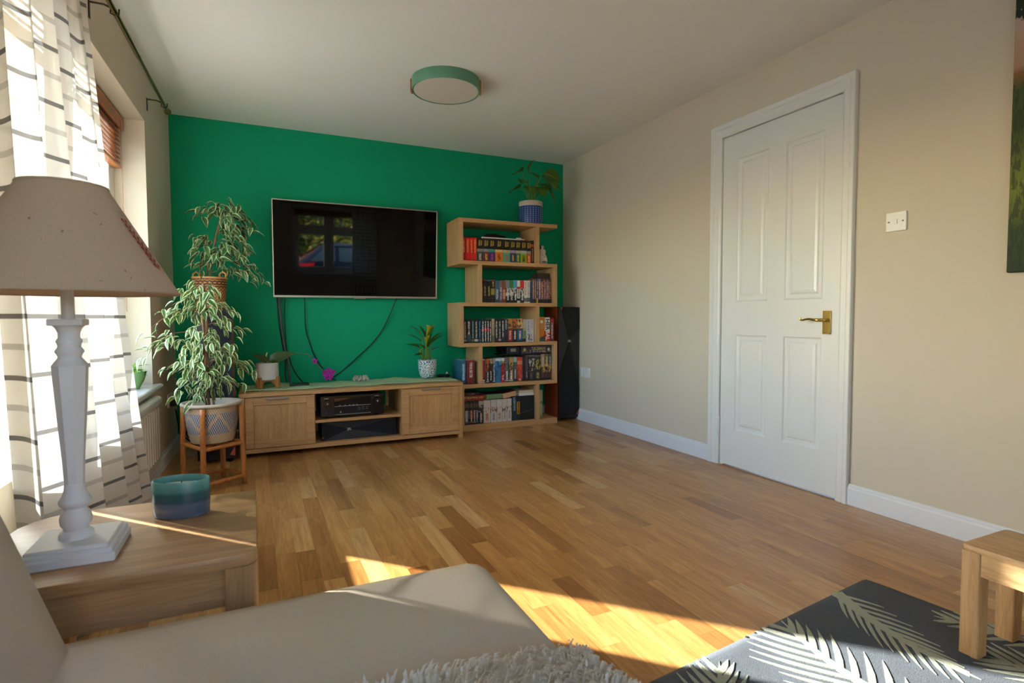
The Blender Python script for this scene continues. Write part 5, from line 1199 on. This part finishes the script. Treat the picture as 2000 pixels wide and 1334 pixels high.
# ---- table lamp
lx, ly = -0.295, 1.195
tl = thing('table_lamp', 'white turned wooden table lamp with beige fabric shade on the side table', 'lamp', (lx, ly, AZ))
wp = NT('distressed_white_paint'); wvv = wp.coord('Object', (40, 40, 5)); nn_ = wp.noise(wvv, 1.2, 6, .7)
wp.col(wp.mix(wp.math('GREATER_THAN', nn_, .69), srgb('d9d8d8'), srgb('8d8478'))); wp.set(Roughness=.55); M['distress'] = wp.mat
hb = .068
b = B().box(lx - hb, lx + hb, ly - hb, ly + hb, AZ, AZ + .016, .002)
b.box(lx - hb + .004, lx + hb - .004, ly - hb + .004, ly + hb - .004, AZ + .014, AZ + .024, .002); b.box(lx - hb + .010, lx + hb - .010, ly - hb + .010, ly + hb - .010, AZ + .022, AZ + .030, .002)
b.obj('base', M['distress'], tl)
ZB = AZ + .030
pf = [(.0255, ZB), (.0255, ZB + .006), (.0235, ZB + .010), (.0185, ZB + .014), (.0185, ZB + .017), (.0225, ZB + .024), (.0235, ZB + .034), (.0215, ZB + .043), (.017, ZB + .049), (.0165, ZB + .053), (.0225, ZB + .058), (.0240, ZB + .062), (.0235, ZB + .066), (.019, ZB + .074), (.0155, ZB + .084), (.0145, ZB + .096)]
B().lathe(pf, lx, ly, 28, True, True).obj('foot_turning', M['distress'], tl, smooth=True, auto=50)
B().lathe([(.0145, ZB + .094), (.0165, ZB + .14), (.0205, ZB + .20), (.0255, ZB + .285), (.0262, ZB + .300), (.0262, ZB + .303)], lx, ly, 8, True, True, rot=PI / 8).obj('column', M['distress'], tl)
pf = [(.0262, ZB + .302), (.0215, ZB + .309), (.0165, ZB + .316), (.0175, ZB + .320), (.0205, ZB + .325), (.0205, ZB + .328), (.0165, ZB + .334), (.0165, ZB + .338), (.0185, ZB + .343), (.0185, ZB + .346), (.0155, ZB + .350), (.0155, ZB + .358), (.0185, ZB + .366), (.0235, ZB + .372)]
B().lathe(pf, lx, ly, 28, True, True).obj('neck_turning', M['distress'], tl, smooth=True, auto=50)
B().box(lx - .0245, lx + .0245, ly - .0245, ly + .0245, ZB + .371, ZB + .383, .0015).obj('top_plate', M['distress'], tl)
B().lathe([(.0095, ZB + .382), (.0095, ZB + .432), (.014, ZB + .435), (.016, ZB + .47), (.012, ZB + .475)], lx, ly, 18).obj('lamp_holder', M['distress'], tl, smooth=True, auto=40)
B().lathe([(.012, ZB + .472), (.02, ZB + .49), (.029, ZB + .515), (.03, ZB + .535), (.022, ZB + .556), (.001, ZB + .565)], lx, ly, 18).obj('bulb', M['white_plastic'], tl, smooth=True)
sh_ = NT('beige_linen_shade'); lv_ = sh_.coord('Object', (1, 1, 1)); fb_ = sh_.noise(sh_.coord('Object', (420, 420, 420)), 1.0, 2)
c_ = sh_.mix(fb_, srgb('cbb59c'), srgb('dcc8b0')); sp2 = sh_.noise(lv_, 34, 3, .6, 2.0); c_ = sh_.mix(sh_.math('GREATER_THAN', sp2, .70), c_, srgb('a58d74'))
sh_.t.nodes.remove(sh_.b); dfs = sh_.n('BsdfDiffuse'); tls = sh_.n('BsdfTranslucent'); mss = sh_.n('MixShader'); mss.inputs[0].default_value = .36
sh_.l(c_, dfs.inputs[0]); sh_.l(c_, tls.inputs[0]); sh_.l(dfs.outputs[0], mss.inputs[1]); sh_.l(tls.outputs[0], mss.inputs[2]); sh_.l(mss.outputs[0], sh_.out.inputs[0])
M['shade'] = sh_.mat
SZ0, SZ1, SR0, SR1 = 0.958, 1.140, 0.168, 0.063
def shade_fn(s, t):
    a = 2 * PI * s; r_ = SR0 + (SR1 - SR0) * t
    return Vector((lx + r_ * math.cos(a), ly + r_ * math.sin(a), SZ0 + (SZ1 - SZ0) * t))
b = B().grid(shade_fn, 72, 6); bmesh.ops.remove_doubles(b.bm, verts=list(b.bm.verts), dist=1e-5)
so = b.solid(.0016).obj('shade', M['shade'], tl, smooth=True, auto=60)
for zz_, rr_ in ((SZ0, SR0), (SZ1, SR1)):
    B().tube([(lx + rr_ * math.cos(2 * PI * k / 60), ly + rr_ * math.sin(2 * PI * k / 60), zz_) for k in range(61)], .0022, 6).obj('hem', M['shade'], so, smooth=True)
for k in range(3):
    a = k * 2 * PI / 3 + .3; B().tube([(lx, ly, ZB + .472), (lx + .03 * math.cos(a), ly + .03 * math.sin(a), 1.10), (lx + SR1 * math.cos(a), ly + SR1 * math.sin(a), SZ1)], .0014, 5).obj('shade_carrier', M['nickel'], tl)
M['red_print'] = plain('red_stitching', 'b02a34', .7)
def on_shade(a, t, off=.0022):
    r_ = SR0 + (SR1 - SR0) * t + off; return Vector((lx + r_ * math.cos(a), ly + r_ * math.sin(a), SZ0 + (SZ1 - SZ0) * t))
for a_c, sg in ((-0.36, 1), (-2.45, -1)):
    for k in range(9):
        t = .66 - k * .052; a = a_c + sg * (.015 * k)
        for s2 in (-1, 1):
            b = B(); p0_, p1_, p2_ = on_shade(a, t - .016), on_shade(a + s2 * .085, t + .03), on_shade(a + s2 * .035, t + .046)
            b._f([b.bm.verts.new(v) for v in (p0_, p1_, p2_)]); b.solid(.0004).obj('red_leaf_print', M['red_print'], so)
    b = B(); q = [on_shade(a_c + sg * .20, .56), on_shade(a_c + sg * .235, .50), on_shade(a_c + sg * .26, .34), on_shade(a_c + sg * .225, .40)]; b._f([b.bm.verts.new(v) for v in q]); b.solid(.0004).obj('red_stripe_print', M['red_print'], so)

# ---- candle in an oval glass
kx, ky = -0.150, 1.338
cd = thing('candle', 'oval teal and blue glass candle on the side table', 'candle', (kx, ky, AZ))
ct = NT('teal_frosted_glass'); tcg = ct.n('TexCoord'); spg = ct.n('SeparateXYZ'); ct.l(tcg.outputs['Object'], spg.inputs[0])
zr = ct.math('MULTIPLY', spg.outputs[2], 1 / .078); zr = ct.math('ADD', zr, ct.math('MULTIPLY', ct.noise(ct.coord(), 20), .06))
ct.col(ct.ramp(zr, [(0.0, '5d6c80'), (.40, '56687e'), (.46, '27505a'), (.66, '265a5c'), (.76, '4a8a86'), (1.0, '69a49e')])); ct.set(Roughness=.25)
ct.b.inputs['Transmission Weight'].default_value = .25; M['tealglass'] = ct.mat
EA, EB = 0.055, 0.036; ea = R(-14)
def ell(prof, nm, mt, cap0, cap1):
    b = B().lathe(prof, 0, 0, 44, cap0, cap1, EA / .05, EB / .05); b.xf(Matrix.Translation((kx, ky, AZ)) @ Matrix.Rotation(ea, 4, 'Z')); return b.obj(nm, mt, cd, smooth=True, auto=50)
ell([(.045, .0003), (.0485, .004), (.050, .03), (.050, .074), (.049, .0765), (.0475, .0765), (.0465, .072), (.0455, .02), (.04, .008), (.001, .008)], 'glass', M['tealglass'], True, False)
ell([(.0448, .012), (.0462, .062), (.001, .063)], 'wax', plain('cream_wax', 'd9d6cc', .5, .03), True, False)
B().tube([(kx, ky, AZ + .062), (kx + .001, ky, AZ + .071)], .0012, 5).obj('wick', M['black'], cd)

# ---- sofa
le = NT('cream_leather'); lv2 = le.coord('Object', (1, 1, 1)); n1_ = le.noise(lv2, 5.0, 4); n2_ = le.noise(lv2, 260, 3)
le.col(le.mix(n1_, srgb('c0af9b'), srgb('cdbeaa'))); le.set(Roughness=.42); le.bump(le.math('MULTIPLY_ADD', n2_, .35, n1_), .25, .004); M['leather'] = le.mat
sf = thing('sofa', 'cream leather sofa with a wide seat in the foreground', 'sofa', (.05, 0, 0))
def cushion(x0, x1, y0, y1, z0, z1, rad, bulge, nm, xf=None):
    """rounded upholstered block"""
    b = B(); g = bmesh.ops.create_cube(b.bm, size=1.0); bmesh.ops.subdivide_edges(b.bm, edges=list(b.bm.edges), cuts=20, use_grid_fill=True)
    sx_, sy_, sz_ = (x1 - x0) / 2, (y1 - y0) / 2, (z1 - z0) / 2
    for v in b.bm.verts:
        p = Vector((v.co.x * 2, v.co.y * 2, v.co.z * 2))
        q = Vector((p.x * sx_, p.y * sy_, p.z * sz_))
        c = Vector((max(-sx_ + rad, min(sx_ - rad, q.x)), max(-sy_ + rad, min(sy_ - rad, q.y)), max(-sz_ + rad, min(sz_ - rad, q.z))))
        d_ = q - c
        # spread the samples so that the rounded rim gets rings
        if d_.length > 1e-9: q = c + d_.normalized() * rad
        q.z += bulge * (1 - p.x ** 2) * (1 - p.y ** 2) * (1 if p.z > 0 else 0)
        v.co = Vector(((x0 + x1) / 2, (y0 + y1) / 2, (z0 + z1) / 2)) + q
    if xf: b.xf(xf)
    return b.obj(nm, M['leather'], sf, smooth=True)
cushion(-.30, .388, .05, .990, .235, .452, .030, .006, 'seat_cushion')
cushion(-.30, .388, -.92, .045, .235, .452, .030, .006, 'seat_cushion')
B().box(-.46, .37, -.92, .975, .06, .245, .012, 2).obj('base', M['leather'], sf)
for (y0_, y1_) in ((-.92, .03), (.035, .985)):
    xf_ = Matrix.Translation((-.305, 0, .25)) @ Matrix.Rotation(R(-18), 4, 'Y')
    cushion(-.08, .118, y0_, y1_, -.0, .55, .045, 0, 'back_cushion', xf_)
B().box(-.475, -.40, -.92, .93, .06, .70, .02, 2).obj('back_frame', M['leather'], sf)
for xx in (-.40, .30):
    for yy in (-.85, .90): B().lathe([(.018, 0), (.025, .062)], xx, yy, 14).obj('foot', M['black'], sf)

# ---- fluffy throw
fl = NT('cream_fleece'); fv = fl.coord('Object', (1, 1, 1)); ge_ = fl.n('NewGeometry')
fl.col(fl.mix(fl.math('MULTIPLY_ADD', ge_.outputs['Random Per Island'], .6, fl.math('MULTIPLY', fl.noise(fv, 30, 3), .4)), srgb('e6dfd4'), srgb('fbf8f4'))); fl.set(Roughness=.95); fl.b.inputs['Sheen Weight'].default_value = .4
ftl = fl.n('BsdfTranslucent'); fms = fl.n('MixShader'); fms.inputs[0].default_value = .4; ftl.inputs[0].default_value = srgb('efe9df'); fl.l(fl.b.outputs[0], fms.inputs[1]); fl.l(ftl.outputs[0], fms.inputs[2]); fl.l(fms.outputs[0], fl.out.inputs[0])
M['fleece'] = fl.mat
def throw_pt(s, t):
    """s runs to the right and over the seat edge, t from near to far"""
    far = .645 + .022 * math.sin(4.2 * s + .4) - .10 * max(0, s - .72) ** 1.2 * 2
    y = .18 + (far - .18) * t
    xe = .375
    L_ = -.02 + .58 * s
    h = .462 + .030 * math.sin(PI * min(1, max(0, .06 + s * .85))) * math.sin(PI * min(1, .5 + t * .52)) ** .6
    if L_ < xe: return Vector((L_, y, h))
    a = min(1, (L_ - xe) / .055) * PI / 2; dn = max(0, L_ - xe - .055)
    return Vector((xe + .034 * math.sin(a), y, h - .034 * (1 - math.cos(a)) - dn))
th = B().grid(throw_pt, 40, 24).solid(.006).obj('throw', M['fleece'], None, smooth=True)
tag(th, 'cream shaggy fleece throw over the front edge of the sofa seat', 'throw')
b = B(); rt_ = random.Random(5)
for i in range(7500):
    s, t = rt_.random(), rt_.uniform(.1, 1); p = throw_pt(s, t)
    e = .01; tu = throw_pt(min(1, s + e), t) - throw_pt(max(0, s - e), t); tv_ = throw_pt(s, min(1, t + e)) - throw_pt(s, max(0, t - e)); n_ = tu.cross(tv_).normalized()
    if n_.z < 0 and s < .6: n_ = -n_
    sw_ = Vector((math.sin(9 * s + 4 * t), math.cos(7 * t - 5 * s), 0)) * .8
    d_ = (n_ * .75 + sw_ * rt_.uniform(.3, 1) + Vector((rt_.uniform(-.5, .5), rt_.uniform(-.5, .5), rt_.uniform(-.2, .3)))).normalized(); L_ = rt_.uniform(.010, .020)
    sd_ = d_.cross(n_ + Vector((.01, .02, 0))).normalized() * .0016; c2_ = d_ * L_ * .6 + n_ * .002; e2 = d_ * L_ + sw_ * .006 - n_ * .003
    vs_ = [b.bm.verts.new(q) for q in (p - sd_, p + sd_, p + c2_ + sd_, p + c2_ - sd_, p + e2)]
    b._f(vs_[:4]); b._f([vs_[3], vs_[2], vs_[4]])
o = b.obj('fleece_pile', M['fleece'], th, smooth=True, fix=False); o['kind'] = 'stuff'

# ---- rug
E1, E2 = Vector((-.993, -.118, 0)), Vector((.118, -.993, 0)); RC = Vector((1.892, 1.193, 0))
def rp(p, q, z=0.0): return RC + E1 * p + E2 * q + Vector((0, 0, z))
rgm = NT('charcoal_wool_pile'); rv_ = rgm.coord('Object', (1, 1, 1)); rn1 = rgm.noise(rv_, 330, 3, .75); rn2 = rgm.noise(rv_, 9, 3)
rgm.col(rgm.mix(rn1, srgb('33363a'), srgb('6d7178'))); rgm.set(Roughness=1.0); rgm.b.inputs['Specular IOR Level'].default_value = .1; rgm.bump(rgm.math('MULTIPLY_ADD', rn1, .5, rn2), .8, .004); M['rug'] = rgm.mat
rcm = NT('cream_wool_pile'); rv_ = rcm.coord('Object', (1, 1, 1)); rn1 = rcm.noise(rv_, 240, 3, .7); rn2 = rcm.noise(rv_, 6, 3)
rcm.col(rcm.mix(rn1, srgb('8f9484'), rcm.mix(rn2, srgb('a5aa98'), srgb('c3bfaa')))); rcm.set(Roughness=1.0); rcm.b.inputs['Specular IOR Level'].default_value = .1; rcm.bump(rn1, .8, .003); M['rug_motif'] = rcm.mat
rg_ = thing('rug', 'charcoal wool rug with cream palm leaf pattern under the low bench', 'rug', rp(.7, .7))
RP, RQ = 1.38, 1.9
def rug_h(p, q): return .0125 + .0022 * math.sin(7 * p + 5 * q) + .0016 * math.sin(13 * q - 4 * p)
b = B(); NP, NQ = 60, 80
def edge_r(p, q):
    r = .02; cp_, cq = min(max(p, r), RP - r), min(max(q, r), RQ - r); d_ = Vector((p - cp_, q - cq)); 
    return (cp_ + d_.x / d_.length * r, cq + d_.y / d_.length * r) if d_.length > r else (p, q)
top = [[None] * (NQ + 1) for _ in range(NP + 1)]; bot = [[None] * (NQ + 1) for _ in range(NP + 1)]
for i in range(NP + 1):
    for j in range(NQ + 1):
        p, q = edge_r(RP * i / NP, RQ * j / NQ); rim = min(p, q, RP - p, RQ - q); h = rug_h(p, q) * min(1, .45 + rim / .02 * .55)
        top[i][j] = b.bm.verts.new(rp(p, q, h)); bot[i][j] = b.bm.verts.new(rp(p, q, .0004))
for i in range(NP):
    for j in range(NQ): b._f([top[i][j], top[i + 1][j], top[i + 1][j + 1], top[i][j + 1]])
for i in range(NP): b._f([top[i][0], bot[i][0], bot[i + 1][0], top[i + 1][0]]); b._f([top[i][NQ], top[i + 1][NQ], bot[i + 1][NQ], bot[i][NQ]])
for j in range(NQ): b._f([top[0][j], top[0][j + 1], bot[0][j + 1], bot[0][j]]); b._f([top[RP and NP][j], bot[NP][j], bot[NP][j + 1], top[NP][j + 1]])
b.obj('pile', M['rug'], rg_, smooth=True)
rr2 = random.Random(3)
def motif(base, tip, n, llen, rlen, bend=0.0, wid=.017, ang=38, spread=1.0):
    """palm leaf: spine from base to tip with leaflets either side, woven a little proud of the pile"""
    a, e = Vector(base), Vector(tip); ax = (e - a); Ls = ax.length; ax.normalize(); pr = Vector((-ax.y, ax.x))
    b = B()
    def poly(pts):
        pts = [q for q in pts]
        if not all(.004 < q[0] < RP - .004 and .004 < q[1] < RQ - .004 for q in pts):
            pts = [(min(max(q[0], .004), RP - .004), min(max(q[1], .004), RQ - .004)) for q in pts]
        lo = [b.bm.verts.new(rp(q[0], q[1], rug_h(*q[:2]) - .003)) for q in pts]; hi = [b.bm.verts.new(rp(q[0], q[1], rug_h(*q[:2]) + .0022)) for q in pts]
        b._f(hi); k = len(pts)
        for i in range(k): b._f([lo[i], lo[(i + 1) % k], hi[(i + 1) % k], hi[i]])
    def sp(t): return a + ax * (Ls * t) + pr * (bend * math.sin(PI * t))
    pts = [];
    for i in range(9): t = i / 8; pts.append(sp(t) + pr * .020 * (1 - t) ** .7)
    for i in range(8, -1, -1): t = i / 8; pts.append(sp(t) - pr * .020 * (1 - t) ** .7)
    for i in range(8): 
        poly([pts[i], pts[i + 1], pts[16 - i], pts[17 - i]])
    for sd_, ll in ((1, llen), (-1, rlen)):
        for k in range(n):
            t = .03 + .94 * k / n; L_ = ll * (math.sin(PI * min(1, .30 + .66 * t)) ** .8) * rr2.uniform(.88, 1.08)
            a_ = R(ang * (1 - .35 * t)) * sd_ * spread; d0 = Vector((ax.x * math.cos(a_) - ax.y * math.sin(a_), ax.x * math.sin(a_) + ax.y * math.cos(a_)))
            nrm = Vector((-d0.y, d0.x)); o_ = sp(t); m_ = 7; up_, dn_ = [], []
            for i in range(m_ + 1):
                f_ = i / m_; c = o_ + d0 * (L_ * f_) + nrm * (-sd_ * .10 * L_ * f_ * f_) ; w_ = wid * .5 * (1 - f_ ** 2.2) ** .8 * (.75 + .25 * math.sin(PI * f_)) + rr2.uniform(-.0006, .0006)
                up_.append(c + nrm * w_); dn_.append(c - nrm * w_)
            for i in range(m_): poly([up_[i], up_[i + 1], dn_[i + 1], dn_[i]])
    return b.obj('palm_leaf_motif', M['rug_motif'], rg_)
motif((.20, .01), (.34, .41), 10, .15, .17, -.03, .0115, 40)
motif((.62, .46), (.50, .01), 10, .26, .17, .03, .019, 54)
motif((-.03, .55), (.10, .24), 7, .12, .13, 0, .017, 50)
motif((.15, .68), (.20, .40), 7, .16, .16, 0, .02, 48)
motif((1.10, .34), (.82, .04), 9, .17, .17, .02, .018, 45)
motif((.40, .95), (.38, .56), 9, .18, .2, .02, .02, 48)
motif((1.0, 1.0), (.85, .52), 9, .2, .2, .02, .02, 48)

# ---- low bench
bn = thing('bench', 'low narrow oak bench with square legs standing on the rug', 'bench', (1.80, .58, .012))
NX0, NX1, NY0, NY1, NZ = 1.690, 1.914, .30, .816, .310
M['bench_y'] = wood('bench_oak_y', 'a67c50', 'd0a878', 'y', .42, 1.2); M['bench_z'] = wood('bench_oak_z', 'a67c50', 'd0a878', 'z', .42, 1.2)
B().prism(rounded_rect(NX0, NX1, NY0, NY1, (.012, .012, .012, .012), 3), NZ - .016, NZ, 'z', .003, 2).obj('top', M['bench_y'], bn, smooth=True, auto=40)
for xx in (NX0, NX1 - .048):
    for yy in (NY0, NY1 - .046): B().prism(rounded_rect(xx + .001, xx + .047, yy + .001, yy + .045, (.005,) * 4, 3), .0148, NZ - .016, 'z').obj('leg', M['bench_z'], bn, smooth=True, auto=40)
for xx in (NX0 + .004, NX1 - .024): B().box(xx, xx + .020, NY0 + .044, NY1 - .044, NZ - .075, NZ - .016).obj('rail', M['bench_y'], bn)
for yy in (NY0 + .006, NY1 - .026): B().box(NX0 + .046, NX1 - .046, yy, yy + .02, NZ - .075, NZ - .016).obj('rail', M['bench_y'], bn)

# ---- canvas picture
pc = NT('meadow_print'); tcp = pc.n('TexCoord'); spp = pc.n('SeparateXYZ'); pc.l(tcp.outputs['Generated'], spp.inputs[0])
base_ = pc.ramp(spp.outputs[2], [(0.0, '22331c'), (.14, '33451f'), (.30, '6f7a22'), (.48, '3f4f22'), (.64, '3a4a20'), (.70, '8a5f38'), (.72, 'b08a70'), (.86, 'bfa090'), (1.0, 'a89a98')])
gr = pc.noise(pc.coord('Object', (90, 90, 22)), 1.0, 4, .6, .6); grass = pc.math('MULTIPLY', pc.math('LESS_THAN', spp.outputs[2], .66), pc.math('GREATER_THAN', gr, .52))
c1_ = pc.mix(pc.math('MULTIPLY', grass, .65), base_, srgb('1a2a14'))
tn = pc.noise(pc.coord('Object', (14, 14, 14)), 1.0, 5, .7); tree = pc.math('GREATER_THAN', pc.math('ADD', tn, pc.math('MULTIPLY', pc.math('SUBTRACT', spp.outputs[2], .86), 1.6)), .52)
tree = pc.math('MULTIPLY', tree, pc.math('GREATER_THAN', spp.outputs[2], .74))
pc.col(pc.mix(tree, c1_, srgb('20281a'))); pc.set(Roughness=.7); pc.bump(pc.noise(pc.coord('Object', (900, 900, 900)), 1, 1), .15, .0005)
pic_ = thing('canvas_picture', 'large canvas print of a grassy meadow with a tree on the cream wall', 'picture', (XR - .015, .45, 1.073))
B().box(XR - .032, XR - .002, -.28, 1.122, 1.073, 2.12, .003).obj('canvas', pc.mat, pic_)
B().box(XR - .012, XR, .0, .9, 2.0, 2.03).obj('hanging_bar', M['black'], pic_)

# ================================================================== OUTSIDE THE STREET WINDOW (seen in the television)
cm_ = plain('navy_car_paint', '10182e', .15, .05, coat=.6); cg = plain('dark_car_glass', '3a4a58', .05, .1); tyre = plain('tyre_rubber', '141414', .8)
car = thing('car', 'parked dark blue hatchback outside, mirrored in the television', 'car', (2.9, -4.6, -.2))
GZ = -.2
def body(pts, y0, y1, inset, nm, mt, zi):
    """side profile lofted across the car, narrower above the waist"""
    b = B(); ys_ = (y0, y0 + .12, (y0 + y1) / 2, y1 - .12, y1); rings = []
    for k, yy in enumerate(ys_):
        ring = []
        for (px2, pz2) in pts:
            f_ = max(0, (pz2 - zi)) * inset; yy2 = yy + (f_ if yy < (y0 + y1) / 2 - .01 else -f_ if yy > (y0 + y1) / 2 + .01 else 0)
            edge = .05 if k in (0, 4) else 0; cx2, cz2 = 2.95, .6
            ring.append(b.bm.verts.new((px2 + (cx2 - px2) * edge, yy2, pz2 + (cz2 - pz2) * edge)))
        rings.append(ring)
    n = len(pts)
    for r in range(len(rings) - 1):
        for i in range(n): b._f([rings[r][i], rings[r][(i + 1) % n], rings[r + 1][(i + 1) % n], rings[r + 1][i]])
    b._f(rings[0][::-1]); b._f(rings[-1])
    return b.obj(nm, mt, car, smooth=True, auto=35)
CX = .80
prof_ = [(CX + .02, GZ + .32), (CX, .55), (CX - .02, .95), (CX + .02, 1.12), (CX + .10, 1.20), (CX + .55, 1.56), (CX + .72, 1.60), (CX + 1.6, 1.62), (CX + 2.2, 1.55), (CX + 3.0, 1.12), (CX + 4.0, .98), (CX + 4.25, .75), (CX + 4.28, .3), (CX + 4.2, GZ + .28)]
body(prof_, -5.5, -3.75, .22, 'body', cm_, 1.0)
for (pp, nm) in (([(CX + .26, 1.20), (CX + .56, 1.47), (CX + .80, 1.50), (CX + .80, 1.22)], 'rear_side_window'), ([(CX + .88, 1.22), (CX + .88, 1.51), (CX + 1.5, 1.53), (CX + 1.5, 1.20)], 'side_window'), ([(CX + 1.56, 1.20), (CX + 1.56, 1.53), (CX + 2.15, 1.47), (CX + 2.72, 1.18)], 'front_side_window')):
    b = B()
    v0 = [b.bm.verts.new((q[0], -3.748 - (q[1] - 1.0) * .22 + .004, q[1])) for q in pp]; v1 = [b.bm.verts.new((v.co.x, v.co.y - .03, v.co.z)) for v in v0]
    b._f(v0); b._f(v1[::-1])
    for i in range(4): b._f([v0[i], v0[(i + 1) % 4], v1[(i + 1) % 4], v1[i]])
    b.obj(nm, cg, car)
b = B(); b.prism([(CX + .02, 1.02), (CX + .02, 1.13), (CX + .36, 1.17), (CX + .36, 1.13), (CX + .18, 1.04)], -3.80, -3.735, 'y'); b.obj('tail_light', plain('red_tail_light', 'd01020', .2), car)
for xx in (CX + .78, CX + 3.45):
    for yy in (-3.86, -5.40):
        w_ = B().lathe([(.20, -.09), (.31, -.085), (.325, -.05), (.325, .05), (.31, .085), (.20, .09)], 0, 0, 28).xf(Matrix.Translation((xx, yy, GZ + .326)) @ Matrix.Rotation(R(90), 4, 'X')).obj('wheel', tyre, car, smooth=True, auto=40)
        B().lathe([(.20, -.095), (.05, -.10), (.001, -.10)], 0, 0, 20, False, False).xf(Matrix.Translation((xx, yy, GZ + .326)) @ Matrix.Rotation(R(-90), 4, 'X')).obj('hub_cap', M['silver'], w_)
def hedge(name, label, x0, x1, y0, y1, z1, n, cols, seed, cat='hedge'):
    r_ = random.Random(seed); root = thing(name, label, cat, ((x0 + x1) / 2, (y0 + y1) / 2, GZ))
    B().box(x0 + .15, x1 - .15, y0 + .15, y1 - .15, GZ, z1 - .2).obj('branches', plain('dark_hedge_core', '23301a', .9), root)
    t = NT('hedge_leaves'); g_ = t.n('NewGeometry'); t.col(t.ramp(g_.outputs['Random Per Island'], cols)); t.set(Roughness=.6)
    b = B()
    for i in range(n):
        p = Vector((r_.uniform(x0, x1), y1 - abs(r_.gauss(0, .12)), r_.uniform(GZ + .1, z1 + r_.gauss(0, .08))))
        s = r_.uniform(.03, .075); a = Vector((r_.gauss(0, 1), r_.gauss(0, 1), r_.gauss(0, 1))).normalized(); c = a.cross(Vector((r_.gauss(0, 1), r_.gauss(0, 1), r_.gauss(0, 1)))).normalized()
        b._f([b.bm.verts.new(p + q) for q in (a * s, c * s * .5, -a * s, -c * s * .5)])
    o = b.obj('foliage', t.mat, root, fix=False); o['kind'] = 'stuff'
hedge('hedge', 'yellow-green hedge behind the parked car, mirrored in the television', .9, 4.6, -8.2, -6.6, 2.9, 7000, [(0, '33481c'), (.4, '6a7f2c'), (.7, 'a8a034'), (.9, 'c9b85a'), (1, '8a4a2a')], 21)
struct(B().box(.0, 1.02, -7.0, -6.5, GZ, 3.2).obj('wall_neighbour', M['brick_out']), 'red brick house corner across the street, mirrored in the television')
for o in bpy.data.objects:
    if o.type == 'MESH' and not o.data.materials: o.data.materials.append(M['white_plastic'])
